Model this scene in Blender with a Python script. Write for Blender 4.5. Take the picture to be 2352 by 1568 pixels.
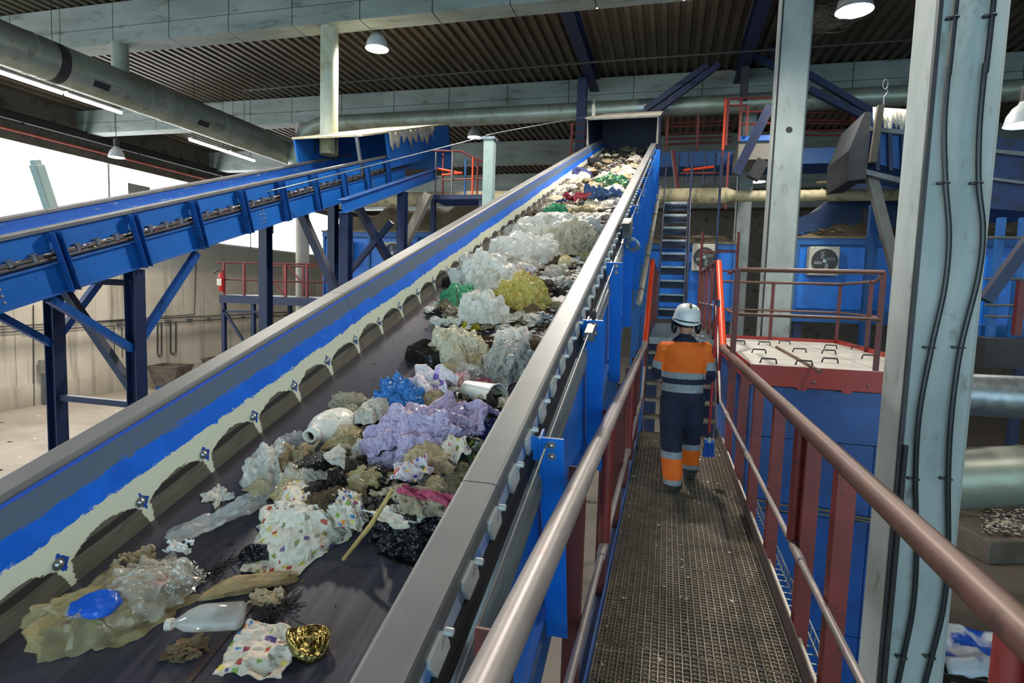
import bpy, bmesh, math, random
import numpy as np
from mathutils import Vector, Matrix, noise as mnoise

for o in list(bpy.data.objects): bpy.data.objects.remove(o, do_unlink=True)
SC = bpy.context.scene
COL = SC.collection
V = Vector
R = math.radians
random.seed(7)

# ------------------------------------------------------------------ camera
CZ = 5.2                                  # lens height above the hall floor
W_, H_, F_ = 2352.0, 1568.0, 1333.3
YAW, PIT, ROL = R(14.83), R(4.914), R(1.80)
FW = V((-math.sin(YAW)*math.cos(PIT), math.cos(YAW)*math.cos(PIT), -math.sin(PIT)))
_rt = V((math.cos(YAW), math.sin(YAW), 0)); _up = _rt.cross(FW)
RT = math.cos(ROL)*_rt + math.sin(ROL)*_up
UP = -math.sin(ROL)*_rt + math.cos(ROL)*_up
CAM = V((0, 0, CZ))
cd = bpy.data.cameras.new('camera'); cam = bpy.data.objects.new('camera', cd); COL.objects.link(cam)
cd.sensor_width = 36; cd.lens = 36*F_/W_; cd.clip_start = 0.05; cd.clip_end = 300
cam.matrix_world = Matrix(((RT.x, UP.x, -FW.x, 0), (RT.y, UP.y, -FW.y, 0), (RT.z, UP.z, -FW.z, CZ), (0, 0, 0, 1)))
SC.camera = cam

# ------------------------------------------------------------------ light and exposure
wd = bpy.data.worlds.new('overcast_daylight'); SC.world = wd; wd.use_nodes = True
_bg = wd.node_tree.nodes['Background']; _bg.inputs[0].default_value = (0.60, 0.86, 1.0, 1); _bg.inputs[1].default_value = 2.0
SC.view_settings.view_transform = 'Standard'; SC.view_settings.look = 'None'
SC.view_settings.exposure = 0.6; SC.view_settings.gamma = 1
SC.view_settings.use_curve_mapping = False

# ------------------------------------------------------------------ pixel -> place helpers (a pixel gives a direction, the plane gives the distance)
def ray(x, y): return FW + RT*((x-W_/2)/F_) - UP*((y-H_/2)/F_)
def onz(x, y, z): r = ray(x, y); return CAM + r*((z-CZ)/r.z)
def onx(x, y, X): r = ray(x, y); return CAM + r*(X/r.x)
def ony(x, y, Y): r = ray(x, y); return CAM + r*(Y/r.y)
TH = R(18)
MC = Matrix.Translation((0, 0, CZ)) @ Matrix.Rotation(TH, 4, 'X')       # conveyor frame: x across, y up the incline, z off the belt
MCI = MC.inverted()
def onc(x, y, n):                          # pixel -> point on the inclined plane at local height n, in conveyor coordinates
    a = MCI @ CAM; b = (MCI.to_3x3() @ ray(x, y)); return a + b*((n-a.z)/b.z)

# ------------------------------------------------------------------ mesh builder
class MB:
    def __init__(s): s.v = []; s.f = []; s.m = []; s.cm = 0
    def add(s, vs, fs):
        b = len(s.v); s.v += [tuple(p) for p in vs]; s.f += [tuple(i+b for i in f) for f in fs]; s.m += [s.cm]*len(fs); return s
    def box(s, x0, x1, y0, y1, z0, z1, M=None):
        vs = [V((x, y, z)) for z in (z0, z1) for y in (y0, y1) for x in (x0, x1)]
        if M: vs = [M @ p for p in vs]
        return s.add(vs, [(0, 2, 3, 1), (4, 5, 7, 6), (0, 1, 5, 4), (2, 6, 7, 3), (0, 4, 6, 2), (1, 3, 7, 5)])
    def bar(s, p, q, w, h, up=(0, 0, 1)):
        p, q = V(p), V(q); d = (q-p).normalized(); u = V(up)
        if abs(d.dot(u)) > .98: u = V((0, 1, 0))
        a = d.cross(u).normalized(); b = a.cross(d)
        vs = [e + a*(i*w/2) + b*(j*h/2) for e in (p, q) for j in (-1, 1) for i in (-1, 1)]
        return s.add(vs, [(0, 2, 3, 1), (4, 5, 7, 6), (0, 1, 5, 4), (2, 6, 7, 3), (0, 4, 6, 2), (1, 3, 7, 5)])
    def chan(s, p, q, w, h, t=.012, up=(0, 0, 1), flip=1):     # C-section: web of width h along b, two flanges along a
        p, q = V(p), V(q); d = (q-p).normalized(); u = V(up)
        if abs(d.dot(u)) > .98: u = V((0, 1, 0))
        a = d.cross(u).normalized()*flip; b = a.cross(d)
        def bx(a0, a1, b0, b1):
            vs = [e + a*i + b*j for e in (p, q) for j in (b0, b1) for i in (a0, a1)]
            s.add(vs, [(0, 2, 3, 1), (4, 5, 7, 6), (0, 1, 5, 4), (2, 6, 7, 3), (0, 4, 6, 2), (1, 3, 7, 5)])
        bx(-w/2, -w/2+t, -h/2, h/2); bx(-w/2+t, w/2, h/2-t, h/2); bx(-w/2+t, w/2, -h/2, -h/2+t)
        return s
    def ibeam(s, p, q, w, h, t=.014, up=(0, 0, 1)):
        p, q = V(p), V(q); d = (q-p).normalized(); u = V(up)
        if abs(d.dot(u)) > .98: u = V((0, 1, 0))
        a = d.cross(u).normalized(); b = a.cross(d)
        for a0, a1, b0, b1 in ((-t/2, t/2, -h/2+t, h/2-t), (-w/2, w/2, h/2-t, h/2), (-w/2, w/2, -h/2, -h/2+t)):
            vs = [e + a*i + b*j for e in (p, q) for j in (b0, b1) for i in (a0, a1)]
            s.add(vs, [(0, 2, 3, 1), (4, 5, 7, 6), (0, 1, 5, 4), (2, 6, 7, 3), (0, 4, 6, 2), (1, 3, 7, 5)])
        return s
    def tube(s, pts, r, seg=10, cap=True, closed=False):
        pts = [V(p) for p in pts]; n = len(pts); rs = r if isinstance(r, (list, tuple)) else [r]*n
        rings = []; pa = None
        for i in range(n):
            if closed: d = pts[(i+1) % n]-pts[i-1]
            else: d = (pts[min(i+1, n-1)]-pts[max(i-1, 0)])
            d.normalize()
            if pa is None:
                u = V((0, 0, 1)) if abs(d.z) < .95 else V((0, 1, 0)); a = d.cross(u).normalized()
            else:
                a = pa - d*pa.dot(d); a.normalize()
            pa = a; b = a.cross(d)
            rings.append([pts[i] + (a*math.cos(2*math.pi*k/seg) + b*math.sin(2*math.pi*k/seg))*rs[i] for k in range(seg)])
        vs = [p for rg in rings for p in rg]; fs = []
        for i in range(n if closed else n-1):
            j = (i+1) % n
            for k in range(seg):
                l = (k+1) % seg
                fs.append((i*seg+k, j*seg+k, j*seg+l, i*seg+l))
        if cap and not closed:
            fs.append(tuple(range(seg))); fs.append(tuple((n-1)*seg+k for k in reversed(range(seg))))
        return s.add(vs, fs)
    def prism(s, poly, a, b, axis='x'):
        def mk(u, v, t): return {'x': V((t, u, v)), 'y': V((u, t, v)), 'z': V((u, v, t))}[axis]
        n = len(poly); vs = [mk(u, v, a) for u, v in poly] + [mk(u, v, b) for u, v in poly]
        fs = [tuple(range(n)), tuple(n+i for i in reversed(range(n)))] + [(i, i+n, (i+1) % n+n, (i+1) % n) for i in range(n)]
        return s.add(vs, fs)
    def lathe(s, prof, seg=20, M=None, cap=True):
        vs = []; fs = []; n = len(prof)
        for r, z in prof:
            for k in range(seg):
                a = 2*math.pi*k/seg; p = V((r*math.cos(a), r*math.sin(a), z)); vs.append(M @ p if M else p)
        for i in range(n-1):
            for k in range(seg):
                l = (k+1) % seg; fs.append((i*seg+k, i*seg+l, (i+1)*seg+l, (i+1)*seg+k))
        if cap and prof[0][0] > 1e-4: fs.append(tuple(reversed(range(seg))))
        if cap and prof[-1][0] > 1e-4: fs.append(tuple((n-1)*seg+k for k in range(seg)))
        return s.add(vs, fs)
    def grid(s, P):                        # P[i][j] points
        n, m = len(P), len(P[0]); vs = [p for r in P for p in r]
        return s.add(vs, [(i*m+j, (i+1)*m+j, (i+1)*m+j+1, i*m+j+1) for i in range(n-1) for j in range(m-1)])
    def build(s, name, mat, parent=None, frame=None, smooth=False, bevel=0, solid=0):
        me = bpy.data.meshes.new(name)
        off = V((0, 0, 0))
        if parent is not None and frame is None: off = wloc(parent)
        me.from_pydata([(x-off.x, y-off.y, z-off.z) for x, y, z in s.v], [], s.f)
        mats = mat if isinstance(mat, (list, tuple)) else [mat]
        for m in mats: me.materials.append(m)
        if len(mats) > 1: me.polygons.foreach_set('material_index', s.m)
        bm = bmesh.new(); bm.from_mesh(me); bmesh.ops.recalc_face_normals(bm, faces=bm.faces); bm.to_mesh(me); bm.free()
        if smooth:
            me.polygons.foreach_set('use_smooth', [True]*len(me.polygons))
            if smooth != 'all' and hasattr(me, 'set_sharp_from_angle'): me.set_sharp_from_angle(angle=R(40))
        o = bpy.data.objects.new(name, me); COL.objects.link(o)
        if frame is not None:
            L = wloc(parent) if parent is not None else V((0, 0, 0))
            o.location = frame.translation - L; o.rotation_euler = frame.to_euler()
        if parent is not None: o.parent = parent
        if solid:
            q = o.modifiers.new('thickness', 'SOLIDIFY'); q.thickness = solid; q.offset = 0
        if bevel:
            q = o.modifiers.new('bevel', 'BEVEL'); q.width = bevel; q.segments = 2; q.limit_method = 'ANGLE'
        return o

def wloc(o):
    t = V((0, 0, 0))
    while o is not None: t = t+o.location; o = o.parent
    return t
def thing(name, label, cat, loc, group=None):
    o = bpy.data.objects.new(name, None); COL.objects.link(o); o.location = loc; o.empty_display_size = .1
    o['label'] = label; o['category'] = cat
    if group: o['group'] = group
    o.matrix_world = Matrix.Translation(loc)
    return o
def tag(o, label, cat, group=None):
    o['label'] = label; o['category'] = cat
    if group: o['group'] = group
    return o
def struct(o): o['kind'] = 'structure'; return o
def setting(name, loc):                    # a piece of the setting that carries parts
    o = bpy.data.objects.new(name, None); COL.objects.link(o); o.location = loc; o.matrix_world = Matrix.Translation(loc); o['kind'] = 'structure'; return o
def inst(src, parent, M):                  # share mesh data of a small repeated piece
    o = bpy.data.objects.new(src.name.split('.')[0], src.data); COL.objects.link(o)
    L = wloc(parent)
    o.location = M.translation - L; o.rotation_euler = M.to_euler(); o.scale = M.to_scale(); o.parent = parent
    return o

# ------------------------------------------------------------------ materials
def lin(c):
    if isinstance(c, str): c = [int(c[i:i+2], 16)/255 for i in (0, 2, 4)]
    return tuple((x/12.92 if x <= .04045 else ((x+.055)/1.055)**2.4) for x in c[:3]) + (1,)
_mc = {}
class NT:
    def __init__(s, name):
        s.m = bpy.data.materials.new(name); s.m.use_nodes = True; s.t = s.m.node_tree; s.b = s.t.nodes['Principled BSDF']; s.out = s.t.nodes['Material Output']
    def n(s, typ, **kw):
        q = s.t.nodes.new(typ)
        for k, v in kw.items():
            if k.startswith('i_'): q.inputs[k[2:].replace('_', ' ')].default_value = v
            else: setattr(q, k, v)
        return q
    def l(s, a, b): s.t.links.new(a, b)
    def coord(s, kind='Object', scale=(1, 1, 1)):
        tc = s.n('ShaderNodeTexCoord'); mp = s.n('ShaderNodeMapping'); mp.inputs['Scale'].default_value = scale; s.l(tc.outputs[kind], mp.inputs[0]); return mp.outputs[0]
    def noise(s, co, sc, det=4, ro=.6):
        q = s.n('ShaderNodeTexNoise'); q.inputs['Scale'].default_value = sc; q.inputs['Detail'].default_value = det; q.inputs['Roughness'].default_value = ro; s.l(co, q.inputs['Vector']); return q.outputs['Fac']
    def ramp(s, fac, stops, interp='LINEAR'):
        q = s.n('ShaderNodeValToRGB'); q.color_ramp.interpolation = interp; e = q.color_ramp.elements
        while len(e) < len(stops): e.new(.5)
        for i, (p, c) in enumerate(stops): e[i].position = p; e[i].color = lin(c) if not isinstance(c, (int, float)) else (c, c, c, 1)
        s.l(fac, q.inputs[0]); return q.outputs[0]
    def mix(s, fac, a, b):
        q = s.n('ShaderNodeMix', data_type='RGBA')
        for sock, val in ((q.inputs['Factor'], fac), (q.inputs[6], a), (q.inputs[7], b)):
            if hasattr(val, 'is_linked'): s.l(val, sock)
            elif isinstance(val, (int, float)): sock.default_value = val
            else: sock.default_value = lin(val)
        return q.outputs[2]
    def math(s, op, a, b=0.0, c=None):
        q = s.n('ShaderNodeMath', operation=op)
        for i, val in enumerate((a, b) if c is None else (a, b, c)):
            if hasattr(val, 'is_linked'): s.l(val, q.inputs[i])
            else: q.inputs[i].default_value = val
        return q.outputs[0]
    def bump(s, h, st=.3, dist=.01, prev=None):
        q = s.n('ShaderNodeBump'); q.inputs['Strength'].default_value = st; q.inputs['Distance'].default_value = dist; s.l(h, q.inputs['Height']); 
        s.l(q.outputs[0], s.b.inputs['Normal']); return q.outputs[0]
def pm(name, c1, c2=None, sc=3, rough=.6, metal=0, bump=0, bsc=60, stretch=(1, 1, 1), c3=None, t3=(.58, .68), sc3=9, dust=None, dusta=.6, bdist=.004, spec=.5, lo=.35, hi=.65):
    if name in _mc: return _mc[name]
    k = NT(name); co = k.coord('Object', stretch); b = k.b
    n1 = k.noise(co, sc)
    c = k.ramp(n1, [(lo, c1), (hi, c2 or c1)])
    if c3:
        n3 = k.noise(co, sc3, 6, .7); c = k.mix(k.ramp(n3, [(t3[0], 0.0), (t3[1], 1.0)]), c, c3)
    if dust:
        g = k.n('ShaderNodeNewGeometry'); sx = k.n('ShaderNodeSeparateXYZ'); k.l(g.outputs['Normal'], sx.inputs[0])
        up = k.math('MULTIPLY', k.math('SMOOTH_MIN', k.math('MAXIMUM', sx.outputs[2], 0.0), 1.0), dusta)
        c = k.mix(up, c, dust)
    k.l(c, b.inputs['Base Color']); b.inputs['Roughness'].default_value = rough; b.inputs['Metallic'].default_value = metal
    b.inputs['Specular IOR Level'].default_value = spec
    if bump: k.bump(k.noise(co, bsc, 5), bump, bdist)
    _mc[name] = k.m; return k.m
def em(name, c, st):
    k = NT(name); k.b.inputs['Base Color'].default_value = (0, 0, 0, 1); k.b.inputs['Emission Color'].default_value = lin(c); k.b.inputs['Emission Strength'].default_value = st; return k.m

BLUE = pm('blue_paint', '0a62c0', '0e6ed0', 2.5, .42, bump=.05, c3='3a5a86', t3=(.66, .72), sc3=30, dust='6f7468', dusta=.35)
BLUE_D = pm('blue_paint_dull', '125092', '185898', 3, .5, c3='22324e', t3=(.60, .70), sc3=6, dust='7d786c', dusta=.5)
NAVY = pm('navy_steel', '101e40', '16284e', 4, .5, c3='23262c', t3=(.55, .7), sc3=7, dust='6d675c', dusta=.45)
RED = pm('red_paint', '6e2420', '822c26', 5, .5, c3='4a201c', t3=(.56, .68), sc3=14, dust='a08676', dusta=.3)
RED_D = pm('dark_red_paint', '541e1c', '662522', 5, .5, c3='3c201d', t3=(.55, .7), sc3=10)
ORANGE_P = pm('orange_red_paint', 'd8401a', 'e04a20', 5, .4, c3='a63a20', t3=(.62, .72), sc3=12)
RAILM = pm('worn_handrail', '8c807c', 'a29a96', 6, .42, metal=.25, c3='8c4a44', t3=(.58, .70), sc3=5, stretch=(3, .8, 3), dust='b0aaa6', dusta=.35)
RAILR = pm('brown_handrail', '52362f', '694639', 6, .45, metal=.15, c3='45302c', t3=(.55, .68), sc3=6, dust='927a6e', dusta=.25)
GALV = pm('galvanised_steel', '9aa3a6', '7f888c', 9, .38, metal=.75, bump=.06, bsc=90)
GREYC = pm('grey_cap_steel', '737678', '63666a', 3, .5, metal=.35, bump=.08, bsc=300, c3='505050', t3=(.6, .75), sc3=25, dust='8a8882', dusta=.3)
RUB = pm('black_rubber', '17171a', '232226', 8, .6, bump=.15, bsc=120)
CONC = pm('concrete_column', 'a2aaa8', '8a9492', 1.6, .8, bump=.15, bsc=70, c3='6e6f68', t3=(.58, .72), sc3=5, stretch=(1, 1, .5))
DUCT = pm('duct_zinc', 'a3aa9f', '87907f', 1.2, .42, metal=.45, bump=.06, bsc=30, c3='6f6a55', t3=(.55, .72), sc3=3, dust='77756c', dusta=.6)
CREAMP = pm('cream_pipe', 'c9bd97', 'a99d78', 2, .55, c3='6f6650', t3=(.55, .7), sc3=4, dust='8f8974', dusta=.5)
DARKM = pm('dark_steel', '1e1e20', '2b2a2b', 5, .55, dust='575148', dusta=.4)
BOLT = pm('bolt_zinc', 'b9bcc0', 'a0a3a6', 30, .3, metal=.8)
WHITEP = pm('white_paint', 'd8d4c6', 'c2bdae', 4, .6, c3='8a8374', t3=(.6, .72), sc3=12)
# ================================================================== THE HALL
XW = -24.5; RZ = CZ+7.0
k = NT('hall_floor'); co = k.coord(); n1 = k.noise(co, .35, 6, .7); n2 = k.noise(co, 14, 5, .75)
c = k.ramp(n1, [(.35, '8d8478'), (.65, 'b0a698')]); c = k.mix(k.ramp(n2, [(.56, 0.), (.7, .6)]), c, '6e675c')
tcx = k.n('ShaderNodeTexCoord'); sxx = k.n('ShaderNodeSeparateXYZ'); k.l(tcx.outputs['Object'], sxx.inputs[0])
df = k.ramp(k.math('ADD', k.math('DIVIDE', k.math('ADD', sxx.outputs[0], 6.), 12.), k.math('MULTIPLY', n1, .6)), [(.55, 0.), (.95, .85)]); c = k.mix(df, c, '4b453c')  # shade as well as dirt mixed into the floor colour towards the right
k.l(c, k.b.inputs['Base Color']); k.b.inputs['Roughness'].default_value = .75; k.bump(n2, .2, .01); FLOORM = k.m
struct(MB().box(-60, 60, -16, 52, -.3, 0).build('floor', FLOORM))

k = NT('stained_concrete_wall'); co = k.coord(); tc = k.n('ShaderNodeTexCoord'); sx = k.n('ShaderNodeSeparateXYZ'); k.l(tc.outputs['Object'], sx.inputs[0])
st = k.noise(k.coord('Object', (1, .9, .05)), 2.2, 5, .65); bl = k.noise(co, .5, 4)
c = k.ramp(bl, [(.3, 'c0b7a6'), (.7, 'dcd4c6')]); c = k.mix(k.ramp(st, [(.52, 0.), (.68, .75)]), c, '7d766a')
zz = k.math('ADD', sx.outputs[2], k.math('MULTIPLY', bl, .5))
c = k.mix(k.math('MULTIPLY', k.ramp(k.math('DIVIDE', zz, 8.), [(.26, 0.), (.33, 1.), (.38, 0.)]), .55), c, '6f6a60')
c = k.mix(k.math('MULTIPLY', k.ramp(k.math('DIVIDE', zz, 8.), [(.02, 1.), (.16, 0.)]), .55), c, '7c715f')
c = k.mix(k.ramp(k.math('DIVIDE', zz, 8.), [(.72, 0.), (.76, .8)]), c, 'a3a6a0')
k.l(c, k.b.inputs['Base Color']); k.b.inputs['Roughness'].default_value = .85; k.bump(k.noise(co, 20, 5), .15, .01); WALLM = k.m
WALLD = pm('dark_wall', '5d5a52', '6d6a60', .8, .85, c3='3f3b34', t3=(.5, .65), sc3=1.6)
wl = setting('wall_left', (XW, 16, 0))
for i in range(15):                        # precast panels, one every 4 m, thin joints between
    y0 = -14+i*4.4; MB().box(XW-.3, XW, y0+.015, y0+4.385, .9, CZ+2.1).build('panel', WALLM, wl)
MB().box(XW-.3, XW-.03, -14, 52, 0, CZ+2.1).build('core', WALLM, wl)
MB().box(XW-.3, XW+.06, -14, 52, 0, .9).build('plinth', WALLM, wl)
struct(MB().box(XW-.3, XW+.1, -14, 52, CZ+5.13, RZ+.2).build('wall_left_upper', WALLD))
struct(MB().box(XW, 22.3, 50, 50.3, 0, RZ+.2).build('wall_back', WALLD))
struct(MB().box(22, 22.3, -14, 50.3, 0, RZ+.2).build('wall_right', WALLD))
# glowing window band above the wall
WINM = em('overexposed_daylight_pane', 'fbfdff', 7.0); WFR = pm('window_frame_white', 'e8e8e4', 'd8d8d4', 3, .5)
for i in range(11):
    y0 = -2+i*4.6
    w = setting('window_%d' % (i+1), (XW, y0, CZ+2.1))
    MB().box(XW-.2, XW-.12, y0, y0+4.6, CZ+2.1, CZ+5.13).build('pane', WINM, w)
    fr = MB(); fr.box(XW-.14, XW-.04, y0-.05, y0+.05, CZ+2.1, CZ+5.13); fr.box(XW-.14, XW-.04, y0, y0+4.6, CZ+2.1, CZ+2.2); fr.build('frame', WFR, w)
    if i in (3, 5, 7): MB().box(XW-.11, XW-.09, y0+1.0, y0+2.2, CZ+3.2, CZ+4.5).build('vent_panel', pm('grey_green_vent', 'a9ada2', '989c92', 2, .7), w)
# corrugated roof sheet, ribs run away from the camera
ROOFM = pm('roof_sheet', '5a5346', '4a4436', .5, .55, metal=.2, c3='463f31', t3=(.5, .65), sc3=1.3)
rf = MB(); P0, P1 = [], []; x = XW-.3; pit = .30
while x < 22.3:
    for dx, dz in ((0, 0), (.11, 0), (.15, .09), (.26, .09)):
        P0.append(V((x+dx, -14, RZ+dz))); P1.append(V((x+dx, 50.3, RZ+dz)))
    x += pit
rf.grid([P0, P1]); struct(rf.build('ceiling', ROOFM, solid=.01))
# concrete roof beams, clad in panels
BEAMM = pm('beam_concrete', '8a9490', '757f7b', 1.2, .8, c3='55584f', t3=(.55, .7), sc3=2.5, stretch=(.4, 1, 1.5))
for bi, (yb, zb, dp) in enumerate(((4.9, 6.0, .5), (12.2, 5.97, .55), (19.5, 6.05, .6), (26.8, 6.0, .6), (34.1, 6.0, .6), (41.4, 6.0, .6))):
    b = setting('trim_%d' % (bi+1), (0, yb, CZ+zb))
    MB().box(XW, 22, yb+.03, yb+dp-.03, CZ+zb+.02, RZ).build('beam_core', DARKM if bi < 3 else BEAMM, b)
    if bi in (1, 2):
        x = XW; st = 1.75 if bi == 1 else 2.1
        while x < 22:
            MB().box(x+.012, min(x+st, 22)-.012, yb, yb+dp, CZ+zb, CZ+zb+.40).build('panel', BEAMM, b)
            MB().box(x+.012, min(x+st, 22)-.012, yb+.01, yb+dp-.01, CZ+zb+.42, RZ-.02).build('panel', BEAMM, b)
            x += st
    else: MB().box(XW, 22, yb, yb+dp, CZ+zb, RZ-.02).build('panel', BEAMM, b)
# columns, one row under the beams
def column(yc, x0, x1, dep, label, hole=None):
    c = thing('concrete_column', label, 'column', ((x0+x1)/2, yc+dep/2, 0), 'concrete columns along the walkway side')
    ch = .035
    poly = [(x0+ch, yc), (x1-ch, yc), (x1, yc+ch), (x1, yc+dep-ch), (x1-ch, yc+dep), (x0+ch, yc+dep), (x0, yc+dep-ch), (x0, yc+ch)]
    MB().prism(poly, 0, CZ+6.0, 'z').build('shaft', CONC, c)
    MB().box(x0+.004, x0+.03, yc-.006, yc+.03, 1.2 if yc < 6 else .2, CZ+5.98).build('corner_strip', DARKM, c)
    if hole: MB().lathe([(.055, 0), (.055, .012), (.045, .012)], 20, Matrix.Translation(hole) @ Matrix.Rotation(R(90), 4, 'X')).build('socket', DARKM, c)
    return c
col1 = column(4.9, 1.735, 2.185, .47, 'broad grey concrete column carrying two black cables beside the handrail')
column(12.2, 1.78, 2.33, .5, 'grey concrete column with a round hole behind the white lidded machine', ony(1812, 298, 12.2))
column(19.5, 1.92, 2.36, .5, 'dusty concrete column far behind the holed one')
# two cables with clips on the front face of the near column
CABM = pm('black_cable', '15181c', '1e2329', 20, .35, spec=.6)
CAB = [[(2200, -10), (2193, 40), (2179, 160), (2169, 290), (2172, 420), (2180, 540), (2170, 660), (2140, 798), (2112, 950), (2103, 1100), (2106, 1250), (2098, 1390), (2075, 1510), (2060, 1590), (2052, 1700)],
       [(2288, -10), (2279, 35), (2263, 150), (2250, 290), (2248, 420), (2258, 530), (2246, 640), (2207, 798), (2186, 950), (2178, 1100), (2178, 1280), (2166, 1400), (2140, 1510), (2122, 1590), (2115, 1700)]]
def spline(pts, sub=6):
    out = []; n = len(pts)
    for i in range(n-1):
        p0, p1, p2, p3 = pts[max(i-1, 0)], pts[i], pts[i+1], pts[min(i+2, n-1)]
        for j in range(sub):
            t = j/sub; out.append(.5*((2*p1)+(p2-p0)*t+(2*p0-5*p1+4*p2-p3)*t*t+(3*p1-p0-3*p2+p3)*t**3))
    return out+[pts[-1]]
for ci, pts in enumerate(CAB):
    w = [ony(x, y, 4.9-.028) for x, y in pts]; w[0].z = CZ+5.9; w[0].x = w[1].x+.02; w.append(V((w[-1].x, w[-1].y, .05)))
    c = thing('power_cable', ('black cable clipped to the column, the one nearer the handrail' if ci == 0 else 'black cable clipped to the column, along its outer edge'), 'cable', w[-1], 'cables on the near column')
    MB().tube(spline(w), .0185, 8).build('sheath', CABM, c, smooth=True)
    for q in ((1, 4, 7, 9, 12) if ci == 0 else (1, 4, 7, 9, 12)):
        cl = MB(); p = w[q]; cl.tube([p+V((.024*math.cos(a), .024*math.sin(a)*1.0, 0)) for a in [i*.6283 for i in range(10)]], .006, 6, closed=True)
        cl.box(p.x-.05, p.x-.02, p.y-.008, 4.9, p.z-.008, p.z+.008); cl.build('clip', DARKM, c)
tb = thing('conduit_pipe', 'thin dark conduit running down the near column corner', 'pipe', (1.78, 4.88, 0))
MB().tube([(1.775, 4.875, 0), (1.775, 4.875, CZ-1.05)], .018, 8).build('tube', DARKM, tb, smooth=True)

# ================================================================== WALKWAY
DZ = CZ-1.82; WX0, WX1 = -.275, .725
GRATM = pm('dirty_grating', '8a8276', '6e665a', 6, .5, metal=.3, c3='a0968a', t3=(.55, .66), sc3=11)
GRIMEM = pm('grating_grime', '6a5d48', '7c6e58', 9, .85, c3='453b2e', t3=(.5, .62), sc3=25)
walk = thing('walkway', 'steel grating walkway with kick plates leading to the stairs', 'walkway', (.22, 3.5, DZ))
def grating(x0, x1, y0, y1, z, parent, name='grating_panel', fine=True):
    m = MB(); nx = round((x1-x0)/.0385)
    for i in range(nx+1):
        x = x0+(x1-x0)*i/nx; m.box(x-.0028, x+.0028, y0, y1, z-.03, z)
    ny = round((y1-y0)/.034)
    for j in range(ny+1):
        y = y0+(y1-y0)*j/ny; m.box(x0, x1, y-.0022, y+.0022, z-.022, z-.002)
    o = m.build(name, GRATM if fine else GALV, parent); o['kind'] = 'stuff'
    if fine:                               # the finer anti-slip mesh that fills every cell
        g = MB()
        for i in range(nx):
            x = x0+(x1-x0)*(i+.5)/nx; g.box(x-.0062, x+.0062, y0, y1, z-.014, z-.008)
        for j in range(ny*2):
            y = y0+(y1-y0)*(j+.5)/(ny*2); g.box(x0, x1, y-.0042, y+.0042, z-.015, z-.009)
        f = g.build('fine_mesh', GRIMEM, o); f['kind'] = 'stuff'
for j in range(-1, 8):
    y0 = j+0.0-.03; y1 = y0+1.0-.012
    if j == 7: y1 = 7.93
    grating(WX0+.01, WX1-.01, y0, y1, DZ, walk)
kb = pm('blue_kick_plate', '2b57a8', '4a6ea8', 5, .5, c3='6d6a62', t3=(.55, .68), sc3=12)
MB().box(WX0-.008, WX0, -1.1, 7.95, DZ-.14, DZ+.05).build('kick_plate', kb, walk)
kr = pm('brown_kick_plate', '4a4040', '5c4d48', 5, .5, c3='7b746c', t3=(.6, .7), sc3=14)
MB().box(WX1, WX1+.008, -1.1, 7.95, DZ-.14, DZ+.11).build('kick_plate', kr, walk)
MB().chan((WX1+.04, -1.1, DZ-.06), (WX1+.04, 7.95, DZ-.06), .06, .12, .008).build('stringer', WHITEP, walk)
MB().chan((WX0-.045, -1.1, DZ-.1), (WX0-.045, 7.95, DZ-.1), .06, .14, .008, flip=-1).build('stringer', BLUE_D, walk)
for y in (0, 2.05, 4.0, 6.0, 7.8): MB().bar((WX0-.05, y, DZ-.16), (WX1+.05, y, DZ-.16), .08, .1).build('cross_beam', BLUE_D, walk)
for x in (WX0+.05, WX1-.05):
    for y in (-.9, 3.0, 7.7): MB().ibeam((x, y, 0), (x, y, DZ-.2), .12, .12).build('leg', BLUE_D, walk)
# handrails (each side one welded piece)
RH = CZ-.66; MH = CZ-1.34
def posts_chan(par, x, ys, z0, z1, mat, sgn, w=.062, d=.075):
    for y in ys:
        m = MB(); m.box(x-.006, x+.006, y-d/2, y+d/2, z0, z1); m.box(min(x, x+sgn*w), max(x, x+sgn*w), y-d/2, y-d/2+.008, z0, z1); m.build('post', mat, par)
LAND = CZ-.62; LH = LAND+1.17
xr = .735
hr = MB().tube([(xr, -1, RH), (xr, 7.9, RH), (xr, 8.02, RH+.03)], .042, 14).build('handrail', RAILR, walk, smooth=True); hr['label'] = 'reddish brown pipe handrail beside the blue machine'
MB().tube([(xr, 8.02, RH+.03), (xr-.03, 9.15, LH-.02)], .042, 14).build('stair_rail', ORANGE_P, hr, smooth=True)
MB().tube([(xr-.03, 9.13, LH-.02), (xr-.03, 9.3, LH), (xr-.03, 13.9, LH)], .032, 10).build('landing_rail', RED_D, hr, smooth=True)
MB().tube([(xr, -1, MH), (xr, 7.95, MH)], .017, 10).build('mid_rail', RAILM, hr, smooth=True)
MB().tube([(xr, 7.95, MH), (xr-.03, 9.15, LAND+.5), (xr-.03, 13.9, LAND+.5)], .017, 10).build('mid_rail', RAILM, hr, smooth=True)
for y in (1.36, 3.28, 5.2, 7.1): MB().tube([(xr, y-.1, MH), (xr, y+.1, MH)], .024, 12).build('sleeve', RAILM, hr, smooth=True)
for y in (0.05, 1.36, 2.78, 3.36, 4.33, 5.27, 6.2, 7.3):
    m = MB(); m.box(xr+.02, xr+.028, y-.035, y+.045, DZ-.12, RH-.02); m.box(xr+.028, xr+.095, y-.035, y-.027, DZ-.12, RH-.03); m.build('post', RED, hr)
for y in (1.40, 3.42): MB().tube([(xr, y, MH+.02), (xr, y, RH)], .03, 12).build('joint_post', RED, hr, smooth=True)
for y in (8.3, 8.9): MB().tube([(xr-.01, y, DZ+(y-7.9)*.95), (xr-.01, y, RH+(y-8)*1.05)], .02, 8).build('post', RED, hr, smooth=True)
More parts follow.
